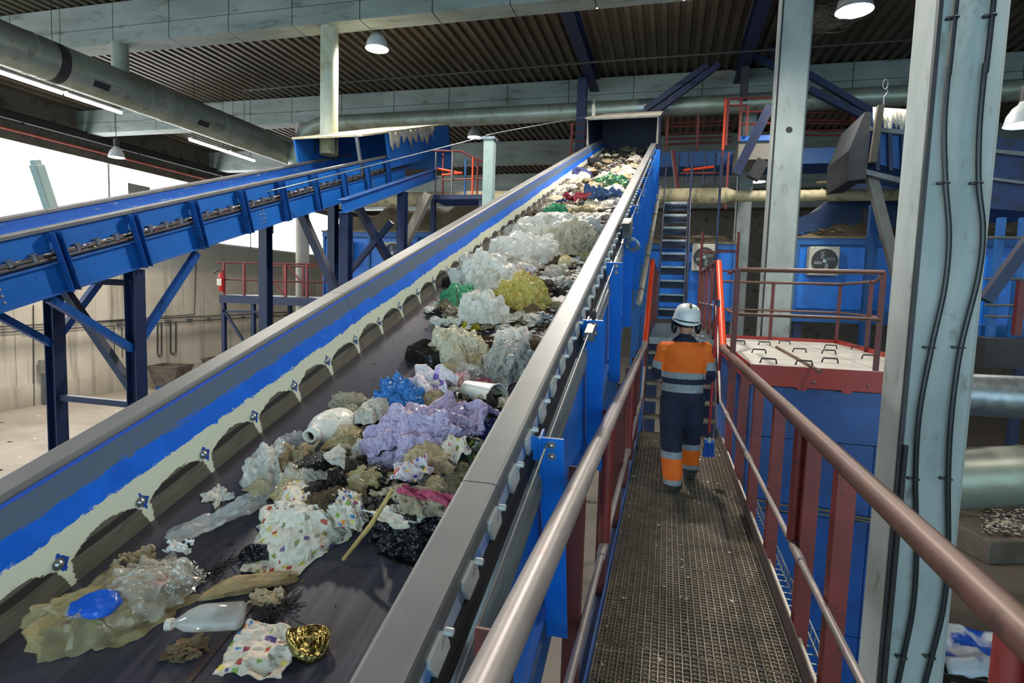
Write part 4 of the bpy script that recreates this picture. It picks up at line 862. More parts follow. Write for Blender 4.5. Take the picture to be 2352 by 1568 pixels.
# ================================================================== RIGHT BACKGROUND
rc = thing('conveyor', 'dusty blue conveyor head with rag on top, behind the cabled column', 'conveyor', (5.5, 14.5, 0))
Yr = 14.5
def quadbox(m, pts, Y, dep):
    n = len(pts); a = [ony(x, y, Y) for x, y in pts]; b = [p+V((0, dep, 0)) for p in a]
    m.add(a+b, [tuple(range(n)), tuple(n+i for i in reversed(range(n)))]+[(i, i+n, (i+1) % n+n, (i+1) % n) for i in range(n)]); return m
quadbox(MB(), [(1990, 258), (2110, 262), (2400, 400), (2400, 470), (2010, 375), (1975, 330)], Yr, 1.6).build('body', BLUE_D, rc)
quadbox(MB(), [(1950, 345), (1988, 256), (2003, 258), (1990, 410), (1948, 415)], Yr-.1, 1.8).build('end_plate', pm('dusty_plate', '2c3036', '3a3d42', 3, .7), rc)
for px in (2010, 2040, 2070, 2120): quadbox(MB(), [(px, 300), (px+9, 302), (px+11, 392), (px+2, 390)], Yr-.12, .12).build('stiffener', NAVY, rc)
quadbox(MB(), [(1990, 388), (2400, 490), (2400, 505), (1990, 400)], Yr-.15, .15).build('flange', GREYC, rc); quadbox(MB(), [(2000, 290), (2400, 335), (2400, 345), (2000, 300)], Yr-.15, .15).build('flange', GREYC, rc)
quadbox(MB(), [(2018, 240), (2032, 240), (2014, 372), (1998, 372)], Yr-.25, .12).build('lever', pm('dirty_lever', '5f594c', '524c42', 4, .7), rc)
for px, dy in ((2010, 640), (2140, 700)): p = ony(px, 470, Yr+.8); MB().bar((p.x, p.y, 0), p, .2, .2).build('leg', BLUE_D, rc)
strut(rc, 2000, 400, 2062, 640, Yr+.2, Yr+.2, .2, pm('pale_strut', '8d887c', '7b766c', 3, .6))
sh = MB(); P = []
for i in range(26):
    t = i/25; x = 2005+95*t; dr = 42+16*math.sin(i*1.9)+9*math.sin(i*.8)
    P.append([ony(x, 246+6*t, Yr+.5), ony(x, 247+8*t, Yr-.02), ony(x+2*math.sin(i*2.), 252+dr*.5, Yr-.05-.03*math.sin(i*2.4)), ony(x, 255+dr, Yr-.04)])
sh.grid(P); tag(sh.build('rag', CLOTHM, smooth='all', solid=.008), 'grey white rag hung over the dusty conveyor head behind the column', 'rag')
hk = thing('hook', 'small hook and coil of wire above the dusty conveyor head', 'hook', ony(2028, 240, Yr-.2)); p = ony(2030, 240, Yr-.2)
MB().tube([p, p+V((0, 0, .15)), p+V((.06, 0, .25)), p+V((.03, 0, .32))], .02, 6).build('hook_bar', GREYC, hk); MB().tube([p+V((.05*math.cos(a), 0, .42+.1*math.sin(a))) for a in [i*.5236 for i in range(12)]], .008, 5, closed=True).build('wire_coil', GALV, hk)
hop = thing('hopper', 'dark blue sloping hopper over the bright blue cabin', 'hopper', (5, 17.5, CZ+1))
quadbox(MB(), [(1835, 500), (1880, 482), (1985, 400), (2110, 395), (2110, 545), (1835, 540)], 17.4, 2).build('body', pm('hopper_navy', '10294e', '14325e', 2, .55, c3='22242a', t3=(.55, .68), sc3=3), hop)
quadbox(MB(), [(1984, 480), (1992, 480), (1990, 540), (1982, 540)], 17.3, .1).build('stiffener', pm('stiff_brown', '5a5244', '4c463c', 3, .7), hop)
MB().tube([ony(1875, 420, 17), ony(2070, 416, 17)], .04, 6).build('rope', pm('dirty_rope', '57503f', '6b6350', 20, .9), hop)
# far right: blue structures, rails, brace seen past the near column
fr = thing('steel_structure', 'blue steel bays with red rails seen past the outer edge of the cabled column', 'frame', (6.5, 11.5, 0))
MB().box(ony(2262, 660, 12).x, ony(2420, 660, 12).x, 12, 12.1, ony(2300, 770, 12).z, ony(2300, 590, 12).z).build('panel', BLUE, fr)
MB().box(ony(2262, 660, 11.7).x, ony(2420, 660, 11.7).x, 11.7, 12.4, ony(2300, 775, 11.7).z, ony(2300, 748, 11.7).z).build('beam', BLUE_D, fr)
for px in (2272, 2322): p = ony(px, 780, 11.5); q = ony(px, 500, 11.5); MB().bar((p.x, 11.5, p.z-.1), (p.x, 11.5, q.z), .1, .1).build('upright', BLUE_D, fr)
for y in (640, 700, 726, 545): MB().tube([ony(2262, y, 11.3), ony(2420, y+3, 11.3)], .025, 6).build('rail', GREYC, fr)
p = ony(2334, 770, 11.2); q = ony(2338, 645, 11.2); MB().bar(p, (p.x, 11.2, q.z), .1, .1).build('post', RED_D, fr)
strut(fr, 2262, 690, 2380, 530, 10.5, 10.5, .16, NAVY, 'brace')
MB().box(ony(2262, 800, 11).x, ony(2560, 800, 11).x, 11, 13, ony(2300, 845, 11).z, ony(2300, 778, 11).z).build('dark_frame', DARKM, fr)
quadbox(MB(), [(2265, 310), (2420, 330), (2420, 490), (2262, 478)], 12.5, 1.5).build('chute', pm('chute_blue', '0e2450', '142c5c', 2, .5, c3='0c1424', t3=(.5, .65), sc3=3), fr)
quadbox(MB(), [(2265, 340), (2420, 355), (2420, 366), (2265, 348)], 12.4, .1).build('flange', GREYC, fr); quadbox(MB(), [(2265, 405), (2420, 425), (2420, 432), (2265, 411)], 12.4, .1).build('flange', GREYC, fr)
for px in (2470, 2560): p = ony(px, 990, 12.2); MB().bar((p.x, 12.2, 0), (p.x, 12.2, CZ-1.0), .15, .15).build('leg', BLUE_D, fr)
# shiny ducts on the right floor
d1 = thing('air_duct', 'shiny horizontal zinc duct past the cabled column', 'duct', ony(2300, 910, 8.2)); a = ony(2190, 905, 8.2); b = ony(2450, 915, 8.2); r_ = (ony(2300, 858, 8.2).z-ony(2300, 955, 8.2).z)/2
MB().tube([a+V((-.6, 0, 0)), b+V((1.5, 0, 0))], r_, 26).build('body', GALV, d1, smooth=True); MB().tube([b+V((-.02, 0, 0)), b+V((.02, 0, 0))], r_+.012, 26).build('band', GALV, d1, smooth=True)
for xx in (-.3, 1.2): MB().bar((a.x+xx, 8.2, 0), (a.x+xx, 8.2, a.z-r_), .1, .1).build('stand', DARKM, d1)
d2 = thing('air_duct', 'dusty zinc duct elbow above the litter on the floor', 'duct', ony(2300, 1090, 7.4)); c = ony(2230, 1100, 7.4); e = ony(2340, 1090, 7.4); r2 = (ony(2300, 1030, 7.4).z-ony(2300, 1160, 7.4).z)/2
MB().tube([c+V((-.9, .4, -.1)), c+V((-.2, .1, -.05)), e, e+V((.6, -.05, .05)), e+V((2.2, -.1, .1))], [r2*.9, r2*1.1, r2, r2, r2], 24).build('body', DUCT, d2, smooth=True)
for xx in (0.0, .12): MB().tube([e+V((xx-.015, 0, .0)), e+V((xx+.015, 0, 0))], r2+.014, 24).build('band', DUCT, d2, smooth=True)
MB().bar((e.x+.5, e.y, 0), (e.x+.5, e.y, e.z-r2), .12, .12).build('stand', DARKM, d2)
# concrete blocks, litter, tarpaulin
BLK = pm('block_concrete', '5e574e', '6d665c', 3, .9, bump=.4, bsc=20, bdist=.01)
for i, (px, py, sx, sy, sz, rz, lb) in enumerate(((2270, 1265, .62, .62, .5, 20, 'grubby concrete block lying in front of the bigger one under the dusty duct'), (2250, 1215, 1.3, .7, .55, -25, 'long dirty concrete block under the dusty duct elbow'))):
    p = onz(px, py, 0); o = MB().box(-sx, sx, -sy, sy, 0, sz).build('concrete_block', BLK, bevel=.03); o.location = (p.x, p.y, 0); o.rotation_euler.z = R(rz); tag(o, lb, 'block')
k = NT('litter_bits'); n1 = k.n('ShaderNodeTexVoronoi'); n1.inputs['Scale'].default_value = 16; k.l(k.coord(), n1.inputs['Vector']); sx_ = k.n('ShaderNodeSeparateColor'); k.l(n1.outputs['Color'], sx_.inputs[0])
c = k.ramp(sx_.outputs[0], [(.0, '4b453c'), (.3, '8d8a84'), (.5, '5a544a'), (.62, 'c8cacc'), (.75, '6a6458'), (.85, '3f5a8a'), (.93, 'd9dad8')], 'CONSTANT'); k.l(c, k.b.inputs['Base Color']); k.b.inputs['Roughness'].default_value = .6; k.bump(n1.outputs['Distance'], .8, .05); LITM = k.m
p = onz(2345, 1195, 0); q = heap('litter_heap', p.x-1.6, p.x+3.5, p.y-.9, p.y+2.5, .0, .5, LITM, '', 40, 4); tag(q, 'glittering heap of mixed litter on the floor under the dusty duct', 'litter')
tz = .35; cpt = onz(2310, 1500, tz)
tm = MB(); P = []
for i in range(24):
    row = []
    for j in range(24):
        a_, b_2 = i/23-.5, j/23-.5
        x = cpt.x+a_*1.9; y = cpt.y+b_2*1.3; row.append(V((x, y, tz+.16*mnoise.fractal(V((x*2.2, y*2.2, 1)), 1, 2, 4)-.35*max(0, abs(b_2)*2-.7))))
    P.append(row)
tm.grid(P); k = NT('blue_white_tarp'); n1 = k.noise(k.coord(), 1.6, 2); k.l(k.ramp(n1, [(.47, '1f55c0'), (.53, 'c9d2dc')]), k.b.inputs['Base Color']); k.b.inputs['Roughness'].default_value = .35; k.bump(k.noise(k.coord(), 12, 4), .5, .03)
tag(tm.build('tarpaulin', k.m, smooth='all', solid=.01), 'crumpled blue and white tarpaulin on a pallet below the handrail', 'tarpaulin')
pl = thing('pallet', 'dark pallet carrying the blue and white tarpaulin', 'pallet', (cpt.x, cpt.y, 0))
for i in range(7): MB().box(cpt.x-.9, cpt.x+.9, cpt.y-.62+.18*i, cpt.y-.5+.18*i, .13, .16).build('board', BINM, pl)
for x in (-.85, 0, .85): MB().box(cpt.x+x-.05, cpt.x+x+.05, cpt.y-.62, cpt.y+.7, 0, .13).build('bearer', BINM, pl)
# wire basket tray slung under the walkway edge
wt = thing('wire_tray', 'galvanised wire basket tray slung below the walkway edge', 'cable tray', (.95, 4, DZ-.35))
TX0, TX1, TZ = .84, 1.04, DZ-.42
for x, z in ((TX0, TZ+.09), (TX0, TZ), (TX0+.1, TZ), (TX1, TZ), (TX1, TZ+.09)): MB().tube([(x, .5, z), (x, 7.0, z)], .006, 5).build('long_wire', GALV, wt)
wr = MB(); wr.tube([(TX0, 0, TZ+.09), (TX0, 0, TZ), (TX1, 0, TZ), (TX1, 0, TZ+.09)], .005, 5); w0 = wr.build('cross_wire', GALV, wt); w0.location = V((0, .6, 0)); wdat = w0.data
w0.location = (0, .6, 0)
for i in range(1, 64): o = bpy.data.objects.new('cross_wire', wdat); COL.objects.link(o); o.parent = wt; o.location = (0, .6+.1*i, 0)
for y in (1.5, 3.5, 5.5, 6.9): MB().bar((.77, y, DZ-.1), (.95, y, TZ-.01), .02, .02).build('hanger', DARKM, wt)
# yellow hazard tape and grime at the machine foot
MB_ = MB()

# litter on the blocks, cobweb by the holed column, leaning post before the windows
lp_ = thing('leaning_post', 'leaning grey green post in front of the bright windows', 'post', onx(126, 505, -8.27)); a = onx(126, 505, -8.27); b = onx(84, 378, -8.27); a2 = a
MB().bar(a2, b, .13, .13, (1, 0, 0)).build('shaft', _mc['post_grey_green'], lp_, bevel=.012); MB().bar(b, b+(b-a).normalized()*.06, .09, .09, (1, 0, 0)).build('cap', _mc['post_grey_green'], lp_)
MB().box(-8.34, -8.16, a.y-.1, a.y+.1, a.z-.25, a.z+.05).build('foot_plate', NAVY, lp_)
WEB = NT('cobweb'); WEB.b.inputs['Base Color'].default_value = lin('6d6258'); WEB.b.inputs['Alpha'].default_value = .5; WEB.b.inputs['Roughness'].default_value = 1
m = MB(); rg = random.Random(3)
for i in range(90):
    p = ony(1861, 10+rg.random()*85, 12.25); q = ony(1872+rg.random()*135, -6+rg.random()*60, 12.9); t0, t1 = rg.uniform(0, .35), rg.uniform(.6, 1.0)
    p, q = p.lerp(q, t0), p.lerp(q, t1); m.tube([p, p.lerp(q, .5)-V((0, 0, rg.uniform(.02, .14))), q], .004, 3, cap=False)
wb = m.build('cobweb', WEB.m); wb['kind'] = 'stuff'; tag(wb, 'dusty cobweb hanging between the holed column and the roof', 'cobweb')
# ================================================================== WASTE ON THE BELT
rng = np.random.default_rng(11)
def ico(sub):
    bm = bmesh.new(); bmesh.ops.create_icosphere(bm, subdivisions=sub, radius=1); v = np.array([x.co[:] for x in bm.verts]); f = [tuple(q.index for q in p.verts) for p in bm.faces]; bm.free(); return v, f
ICO = {s: ico(s) for s in (3, 4, 5)}
def nz(P, sc, seed, oct_=4): return np.array([mnoise.fractal(V((p[0]*sc+seed, p[1]*sc-seed*.7, p[2]*sc+seed*1.3)), .9, 2.1, oct_) for p in P])
def creases(P, seed, n=14, f0=1.2, f1=6.5):
    r_ = np.random.default_rng(seed+1000); d = np.zeros(len(P))
    for i in range(n):
        k_ = r_.normal(size=3); k_ /= np.linalg.norm(k_); f = f0*(f1/f0)**(i/(n-1)); q = P @ k_*f+r_.uniform(0, 9)
        tr = np.abs((q % 1.0)-.5)*4-1; gate = np.clip(np.sin(P @ r_.normal(size=3)*1.7+r_.uniform(0, 6))*1.5+.5, 0, 1)
        d += tr*gate/f
    return d
def lump_mesh(name, a, b, h, seed, planes=22, amp=.22, sub=4, flat=.35, spike=0.0):
    v, f = ICO[sub]; r_ = np.random.default_rng(seed)
    n = r_.normal(size=(planes, 3)); n /= np.linalg.norm(n, axis=1)[:, None]; off = r_.uniform(.72, 1.08, planes)
    d = np.maximum(v @ n.T, .04); r = np.minimum((off/d).min(axis=1), 1.25)
    w = nz(v, 1.5, seed % 97, 4); ri = 1-np.abs(nz(v, 2.6, seed % 53+5, 3))*2
    r = r*(1+amp*.6*w+amp*.62*creases(v, seed))
    if spike: r += .55*spike*np.maximum(0, nz(v, 1.1, seed % 31, 2)-.15)*2
    p = v*r[:, None]*np.array([a, b, h]); z = p[:, 2]; fl = -flat*h
    z = np.where(z < fl, fl+(z-fl)*.08, z); p[:, 2] = z-z.min()
    me = bpy.data.meshes.new(name); me.from_pydata(p.tolist(), [], f); me.polygons.foreach_set('use_smooth', [True]*len(f)); me.set_sharp_from_angle(angle=R(32))
    return me
def drape_mesh(name, a, b, h, seed, nr=22, na=84, lumps=3):
    r_ = np.random.default_rng(seed); A = np.linspace(0, 2*np.pi, na, endpoint=False); T = (np.arange(nr)+1)/nr
    ph = r_.uniform(0, 6.28, 12); tri = lambda q: np.abs(((q/(2*np.pi)) % 1.0)-.5)*4-1
    Rm = 1+.13*np.sin(2*A+ph[0])+.10*np.sin(3*A+ph[1])+.07*tri(7*A+ph[2])+.05*tri(13*A+ph[3])
    tt, aa = np.meshgrid(T, A, indexing='ij'); rr = np.repeat(Rm[None], nr, 0)
    fold = .5*tri(5*aa+ph[4]+2.2*tt)+.42*tri(9*aa+ph[5]-3.0*tt)+.33*tri(15*aa+ph[6]+2.0*tt)+.22*tri(26*aa+ph[7]-2*tt)
    x = np.cos(aa)*rr*tt**.8; y = np.sin(aa)*rr*tt**.8
    c0 = r_.uniform(-.33, .33, (lumps, 2)); prof = np.zeros_like(tt)
    for i in range(lumps): q_ = ((x-c0[i, 0])**2+(y-c0[i, 1])**2)/(.95-.12*i)**2; prof = np.maximum(prof, (1-.18*i)*np.sqrt(np.clip(1-q_, 0, 1)))
    z = prof*np.clip(1.6*(1-tt**5), 0, 1)
    P = np.stack([x, y, z], -1).reshape(-1, 3); cr = creases(P*1.3, seed, 16, 1.3, 9.0).reshape(tt.shape)
    z = z+(.12*fold*np.clip(tt*1.6, 0, 1)*(.35+.5*z)+.13*cr*(.45+.35*z)); push = 1+.10*cr+.07*fold*(tt > .3)
    x = x*push; y = y*push; z = np.where(tt > .97, .02+.04*np.abs(fold), np.maximum(z, .02))
    V0 = np.stack([x*a, y*b, z*h], -1).reshape(-1, 3).tolist()+[[c0[0, 0]*.05*a, c0[0, 1]*.05*b, float((z[0].mean())*h)]]
    f = [(i*na+j, (i+1)*na+j, (i+1)*na+(j+1) % na, i*na+(j+1) % na) for i in range(nr-1) for j in range(na)]+[(nr*na, j, (j+1) % na) for j in range(na)]
    me = bpy.data.meshes.new(name); me.from_pydata(V0, [], f); me.polygons.foreach_set('use_smooth', [True]*len(f)); me.set_sharp_from_angle(angle=R(35)); return me
def sheet_mesh(name, w, l, hgt, seed, n=26, curl=.0, ragged=.12, thick=.003):
    P = []; cr_ = creases(np.array([(i/n-.5, j/n-.5, 0) for i in range(n+1) for j in range(n+1)])*1.5, int(seed*10), 12)
    for i in range(n+1):
        for j in range(n+1):
            s, t = i/n-.5, j/n-.5
            e = mnoise.fractal(V((s*3+seed, t*3, seed*.3)), 1, 2, 3); e2 = mnoise.fractal(V((s*3-seed, t*3+9, seed*.7)), 1, 2, 3)
            x = w*(s+ragged*e*1.2*abs(s)*2); y = l*(t+ragged*e2*1.2*abs(t)*2)
            q = mnoise.fractal(V((s*2.3+seed*1.7, t*2.3, 3.3)), .8, 2.2, 4); rd = 1-abs(mnoise.fractal(V((s*3.1-seed, t*3.1+seed, 1.1)), .8, 2, 3))*2.2
            z = hgt*(.6*q+.45*cr_[i*(n+1)+j])+curl*(s*s*4+.0*t)
            P.append((x, y, z))
    z0 = min(p[2] for p in P); P = [(x, y, z-z0+thick) for x, y, z in P]
    f = [(i*(n+1)+j, (i+1)*(n+1)+j, (i+1)*(n+1)+j+1, i*(n+1)+j+1) for i in range(n) for j in range(n)]
    me = bpy.data.meshes.new(name); me.from_pydata(P, [], f); me.polygons.foreach_set('use_smooth', [True]*len(f)); me.set_sharp_from_angle(angle=R(30)); return me
# ---- materials
def wrinkle(k, sc, st, dist=.012):
    a = k.n('ShaderNodeTexVoronoi'); a.inputs['Scale'].default_value = sc*2.2; a.inputs['Detail'].default_value = 1.5; k.l(k.coord(), a.inputs['Vector'])
    q = k.n('ShaderNodeTexNoise'); q.noise_type = 'RIDGED_MULTIFRACTAL'; q.inputs['Scale'].default_value = sc*1.3; q.inputs['Detail'].default_value = 3; q.inputs['Distortion'].default_value = .6; k.l(k.coord(), q.inputs['Vector'])
    k.bump(k.math('ADD', k.math('MULTIPLY', a.outputs['Distance'], 1.2), k.math('MULTIPLY', q.outputs['Fac'], .35)), min(1.0, st*1.3), dist*1.2)
def plastic(name, c1, c2=None, rough=.32, wr=.5, sc=9, alpha=1.0, c3=None, spec=.5, thin=0):
    if name in _mc: return _mc[name]
    k = NT(name); n1 = k.noise(k.coord(), 6, 4); c = k.ramp(n1, [(.38, c1), (.62, c2 or c1)])
    if c3: c = k.mix(k.ramp(k.noise(k.coord(), 11, 4), [(.56, 0.), (.66, .8)]), c, c3)
    k.l(c, k.b.inputs['Base Color']); k.b.inputs['Roughness'].default_value = rough; k.b.inputs['Alpha'].default_value = alpha; k.b.inputs['Specular IOR Level'].default_value = spec
    wrinkle(k, sc*1.5, wr)
    if thin:
        tl = k.n('ShaderNodeBsdfTranslucent'); k.l(c, tl.inputs['Color']); mx = k.n('ShaderNodeMixShader'); mx.inputs[0].default_value = thin; k.l(k.b.outputs[0], mx.inputs[1]); k.l(tl.outputs[0], mx.inputs[2]); k.l(mx.outputs[0], k.out.inputs[0])
    _mc[name] = k.m; return k.m
def film(name, tint='e9e9e4', alpha=.42, rough=.18, wr=.7, sc=10, dirt='8d8170'):
    if name in _mc: return _mc[name]
    k = NT(name); q = k.n('ShaderNodeTexNoise'); q.noise_type = 'RIDGED_MULTIFRACTAL'; q.inputs['Scale'].default_value = sc; q.inputs['Detail'].default_value = 4; q.inputs['Distortion'].default_value = 1.5; k.l(k.coord(), q.inputs['Vector'])
    c = k.mix(k.ramp(k.noise(k.coord(), 7, 4), [(.5, 0.), (.66, .75)]), tint, dirt); k.l(c, k.b.inputs['Base Color'])
    k.l(k.math('MINIMUM', k.math('ADD', alpha*.75, k.math('MULTIPLY', q.outputs['Fac'], alpha*.4)), 1.0), k.b.inputs['Alpha'])
    k.b.inputs['Roughness'].default_value = rough; k.b.inputs['Specular IOR Level'].default_value = .8; k.bump(q.outputs['Fac'], wr, .012); _mc[name] = k.m; return k.m
def printed(name, base, cols, sc=9, thr=.45):
    if name in _mc: return _mc[name]
    k = NT(name); b = k.n('ShaderNodeTexBrick'); b.inputs['Scale'].default_value = sc; b.offset = .37; b.inputs['Mortar Size'].default_value = .05; b.inputs['Brick Width'].default_value = .8; b.inputs['Row Height'].default_value = .45; b.inputs['Color1'].default_value = (0, 0, 0, 1); b.inputs['Color2'].default_value = (1, 1, 1, 1); b.inputs['Mortar'].default_value = (.5, .5, .5, 1)
    k.l(k.coord(), b.inputs['Vector']); v = k.n('ShaderNodeTexVoronoi'); v.inputs['Scale'].default_value = sc*.9; v.distance = 'CHEBYCHEV'; k.l(k.coord(), v.inputs['Vector']); sp = k.n('ShaderNodeSeparateColor'); k.l(v.outputs['Color'], sp.inputs[0])
    st = [(i/len(cols), c) for i, c in enumerate(cols)]
    pc = k.ramp(sp.outputs[1], st, 'CONSTANT'); msk = k.math('MULTIPLY', k.math('LESS_THAN', v.outputs['Distance'], .30), k.math('GREATER_THAN', sp.outputs[0], thr))
    ink = k.noise(k.coord('Object', (1, 6, 1)), 40, 2); c = k.mix(k.ramp(k.noise(k.coord(), 5, 4), [(.4, 0.), (.65, .5)]), base, 'b0a692'); c = k.mix(k.math('MULTIPLY', k.ramp(ink, [(.60, 0.), (.63, .45)]), k.math('GREATER_THAN', sp.outputs[2], .5)), c, '4a4640')
    c = k.mix(msk, c, pc); k.l(c, k.b.inputs['Base Color']); k.b.inputs['Roughness'].default_value = .6; wrinkle(k, 7, .5); _mc[name] = k.m; return k.m
def metalf(name, c, rough=.25, wr=.8, sc=12):
    if name in _mc: return _mc[name]
    k = NT(name); k.b.inputs['Base Color'].default_value = lin(c); k.b.inputs['Metallic'].default_value = 1; k.b.inputs['Roughness'].default_value = rough; wrinkle(k, sc, wr); _mc[name] = k.m; return k.m
TM = dict(
 clear=film('clear_film'), clearb=film('beige_clear_film', 'ddd3c0', .55), cleary=film('yellow_clear_film', 'cfbd86', .55, dirt='957c4a'), clearw=film('milky_film', 'f2ece0', .74, dirt='b5ab98'),
 white=plastic('white_film_plastic', 'ece6da', 'ded6c8', c3='b8b0a0', thin=.15), cream=plastic('cream_plastic', 'dcd3b8', 'c8bc9c', c3='a8966c', thin=.15), grey=plastic('grey_bag_plastic', 'b4b3a9', '9a9990', .3, .8, c3='d4d2c8', thin=.12),
 lilac=plastic('lilac_plastic', 'b3a3c4', 'c3b6cf', .28, .6, c3='9a84b4', thin=.15), blue=plastic('blue_bag_plastic', '2f6fb8', '3f84cc', .2, .8, thin=.12), bluep=plastic('blue_packet_plastic', '1c58c4', '1f62d2', .3, .2, 4), green=plastic('green_bag_plastic', '3f9a68', '5cb482', .22, .7, thin=.15), dgreen=plastic('dark_green_plastic', '1e5a38', '2c7048', .3, .6, c3='c8c04a'),
 olive=plastic('olive_yellow_plastic', 'b8a648', 'c9ba68', .25, .6, c3='c8923c', thin=.15), yellow=plastic('yellow_packet_plastic', 'd0c020', 'b8a818', .35, .4), black=plastic('black_bag_plastic', '121214', '1a1a1d', .22, .9, 8), tray=plastic('black_tray_plastic', '141313', '1c1a19', .15, .15, 4),
 paper=plastic('white_paper', 'd9d4c8', 'cac4b6', .8, .5, 6, c3='b0a690'), tissue=plastic('tissue', 'ddd8cc', 'cfc8b8', .9, .7, 9, c3='b4a98e'), card=plastic('brown_cardboard', 'a08a62', '8c7550', .85, .4, 6, c3='6e5a3c'), tan=plastic('tan_scrap', 'b8a584', 'a28e6a', .85, .6, 8, c3='78664a'), brown=plastic('brown_scrap', '6e5a3c', '574630', .85, .8, 10, c3='8d7850'), dark=plastic('dark_scrap', '2a2520', '393028', .8, .8, 10, c3='5c4c38'),
 cloth=plastic('beige_cloth', 'b6ab94', 'a3977e', .95, .8, 9, c3='857960'), pinkc=plastic('pink_cloth', 'b8506a', 'a04058', .9, .6), red=plastic('red_cloth', '8e2430', 'a23440', .8, .7), navy=plastic('navy_cloth', '262b58', '333a70', .8, .7), jean=plastic('blue_cloth', '4a6288', '3c5278', .9, .7), maroon=plastic('maroon_wrapper_plastic', '6a2036', '80304a', .3, .8), pinkw=plastic('pink_white_wrapper', 'e2d2cc', 'c8506a', .35, .6, c3='e8e4dc'), purple=printed('lilac_print', 'd8cfd8', ['8a6cb8', '6a4aa0', 'b8a4d0', 'e0d8e0'], 22, .3),
 flyer=printed('flyer_print', 'dad3c2', ['a83a28', 'a8442c', '8a8a50', 'c8b860', '6a5a88', '8c8478', 'b8a878', 'a0392a'], 42, .42), flyer2=printed('flyer_print_dense', 'd2c8b8', ['a83a28', 'c87a34', '7c9a44', '54427c', '3a7ab0', 'd8c860', '8a3a4a'], 40, .3), snack=printed('snack_print', 'c8c0c8', ['d07a28', '3a4a9a', 'e0c040', 'b03030', '3a7a48'], 45, .2), greenp=printed('green_print', '2c4a2c', ['3a8a3c', 'd8cc30', '18201c', 'e0dccc', '1c3c7c', 'b83028'], 36, .2), foil=metalf('silver_foil', 'c8c8c4'), gold=metalf('gold_tin', '9a8850', .28, .25, 20))
def place(me, mat, px, py, lift, label, cat, group=None, rz=0, rx=0, ry=0, ch=.3, hgt=0, solid=0, name=None):
    p = onc(px, py, NB+.012+lift+hgt*ch)
    M = MC @ Matrix.Translation((p.x, p.y, NB+.012+lift)) @ Matrix.Rotation(R(rz), 4, 'Z') @ Matrix.Rotation(R(ry), 4, 'Y') @ Matrix.Rotation(R(rx), 4, 'X')
    o = bpy.data.objects.new(name or me.name, me); COL.objects.link(o); o.location = M.translation; o.rotation_euler = M.to_euler()
    if not me.materials: me.materials.append(mat)
    else: o.material_slots[0].link = 'OBJECT'; o.material_slots[0].material = mat
    if solid: q = o.modifiers.new('thickness', 'SOLIDIFY'); q.thickness = solid
    if label: tag(o, label, cat, group)
    return o
def mpp(px, py, lift=.05): p = onc(px, py, NB+lift); w = MC @ p; return (w-CAM).dot(FW)/F_
SEED = [100]
def L(px, py, w, d, h, mat, name, label, cat, lift=0, rz=0, planes=22, amp=.22, sub=4, ry=0, rx=0, spike=0, flat=.35, group=None):   # crumpled lump: width in pixels, depth and height relative to width
    SEED[0] += 7; s = mpp(px, py, .05+lift)*w*1.03; hh = s*h*.62
    soft = any(q in name for q in ('bag', 'film', 'wrap', 'rag', 'cloth', 'sack', 'flyer', 'sheet', 'packet')) and name not in ('blue_packet',)
    return place(drape_mesh(name, s*.55, s*d*.58, hh*1.22, SEED[0]) if soft else lump_mesh(name, s*.5, s*d*.5, hh, SEED[0], planes, amp, sub, flat, spike), TM[mat] if isinstance(mat, str) else mat, px, py, lift, label, cat, group, rz, rx, ry, .55, hh)
def S(px, py, w, l, h, mat, name, label, cat, lift=0, rz=0, rx=0, ry=0, curl=0, ragged=.12, n=24, group=None, solid=.0025):
    SEED[0] += 7; s = mpp(px, py, .05+lift)*w
    return place(sheet_mesh(name, s, s*l, s*h, SEED[0]*.37, n, s*curl, ragged), TM[mat] if isinstance(mat, str) else mat, px, py, lift, label, cat, group, rz, rx, ry, .5, s*h, solid)
# ---- foreground pieces
L(245, 1385, 290, .6, .36, 'cleary', 'plastic_bag', 'big clear bag of yellowish waste lying against the scraped blue skirt', 'bag', rz=38, amp=.16, sub=5)
L(345, 1335, 190, .7, .5, 'clearb', 'plastic_wrap', 'dirty clear wrap bunched on the end of the big yellowish bag', 'wrap', lift=.02, rz=30, sub=5)
L(212, 1390, 95, .75, .35, 'bluep', 'blue_packet', 'shiny blue packet resting on the big yellowish bag', 'packet', lift=.085, rz=20, planes=10, amp=.06)
L(362, 1338, 45, .8, .4, 'red', 'red_scrap', 'small red scrap showing through the dirty clear wrap', 'scrap', lift=.06)
S(312, 1282, 80, .5, .25, 'tan', 'paper_scrap', 'tan paper scrap behind the dirty clear wrap', 'scrap', rz=30, lift=.01)
L(412, 1325, 78, 1.1, .9, 'foil', 'foil_wrapper', 'crumpled silver foil wrapper standing beside the dirty clear wrap', 'wrapper', rz=15, planes=30, amp=.3)
S(413, 1262, 62, .5, .3, printed('striped_wrap', 'e4e4e0', ['101010', 'f0f0ec', '101010'], 60, .1), 'striped_wrapper', 'black and white striped wrapper top by the silver foil', 'wrapper', lift=.06, rz=10)
S(505, 1195, 210, .34, .08, 'clear', 'film_strip', 'long strip of clear crinkled film stretched along the belt', 'film', rz=58, n=34, ragged=.05)
S(500, 1140, 72, .75, .05, 'paper', 'paper_scrap', 'torn white paper scrap alone near the blue skirt', 'scrap', rz=-20, ragged=.25, solid=.004)
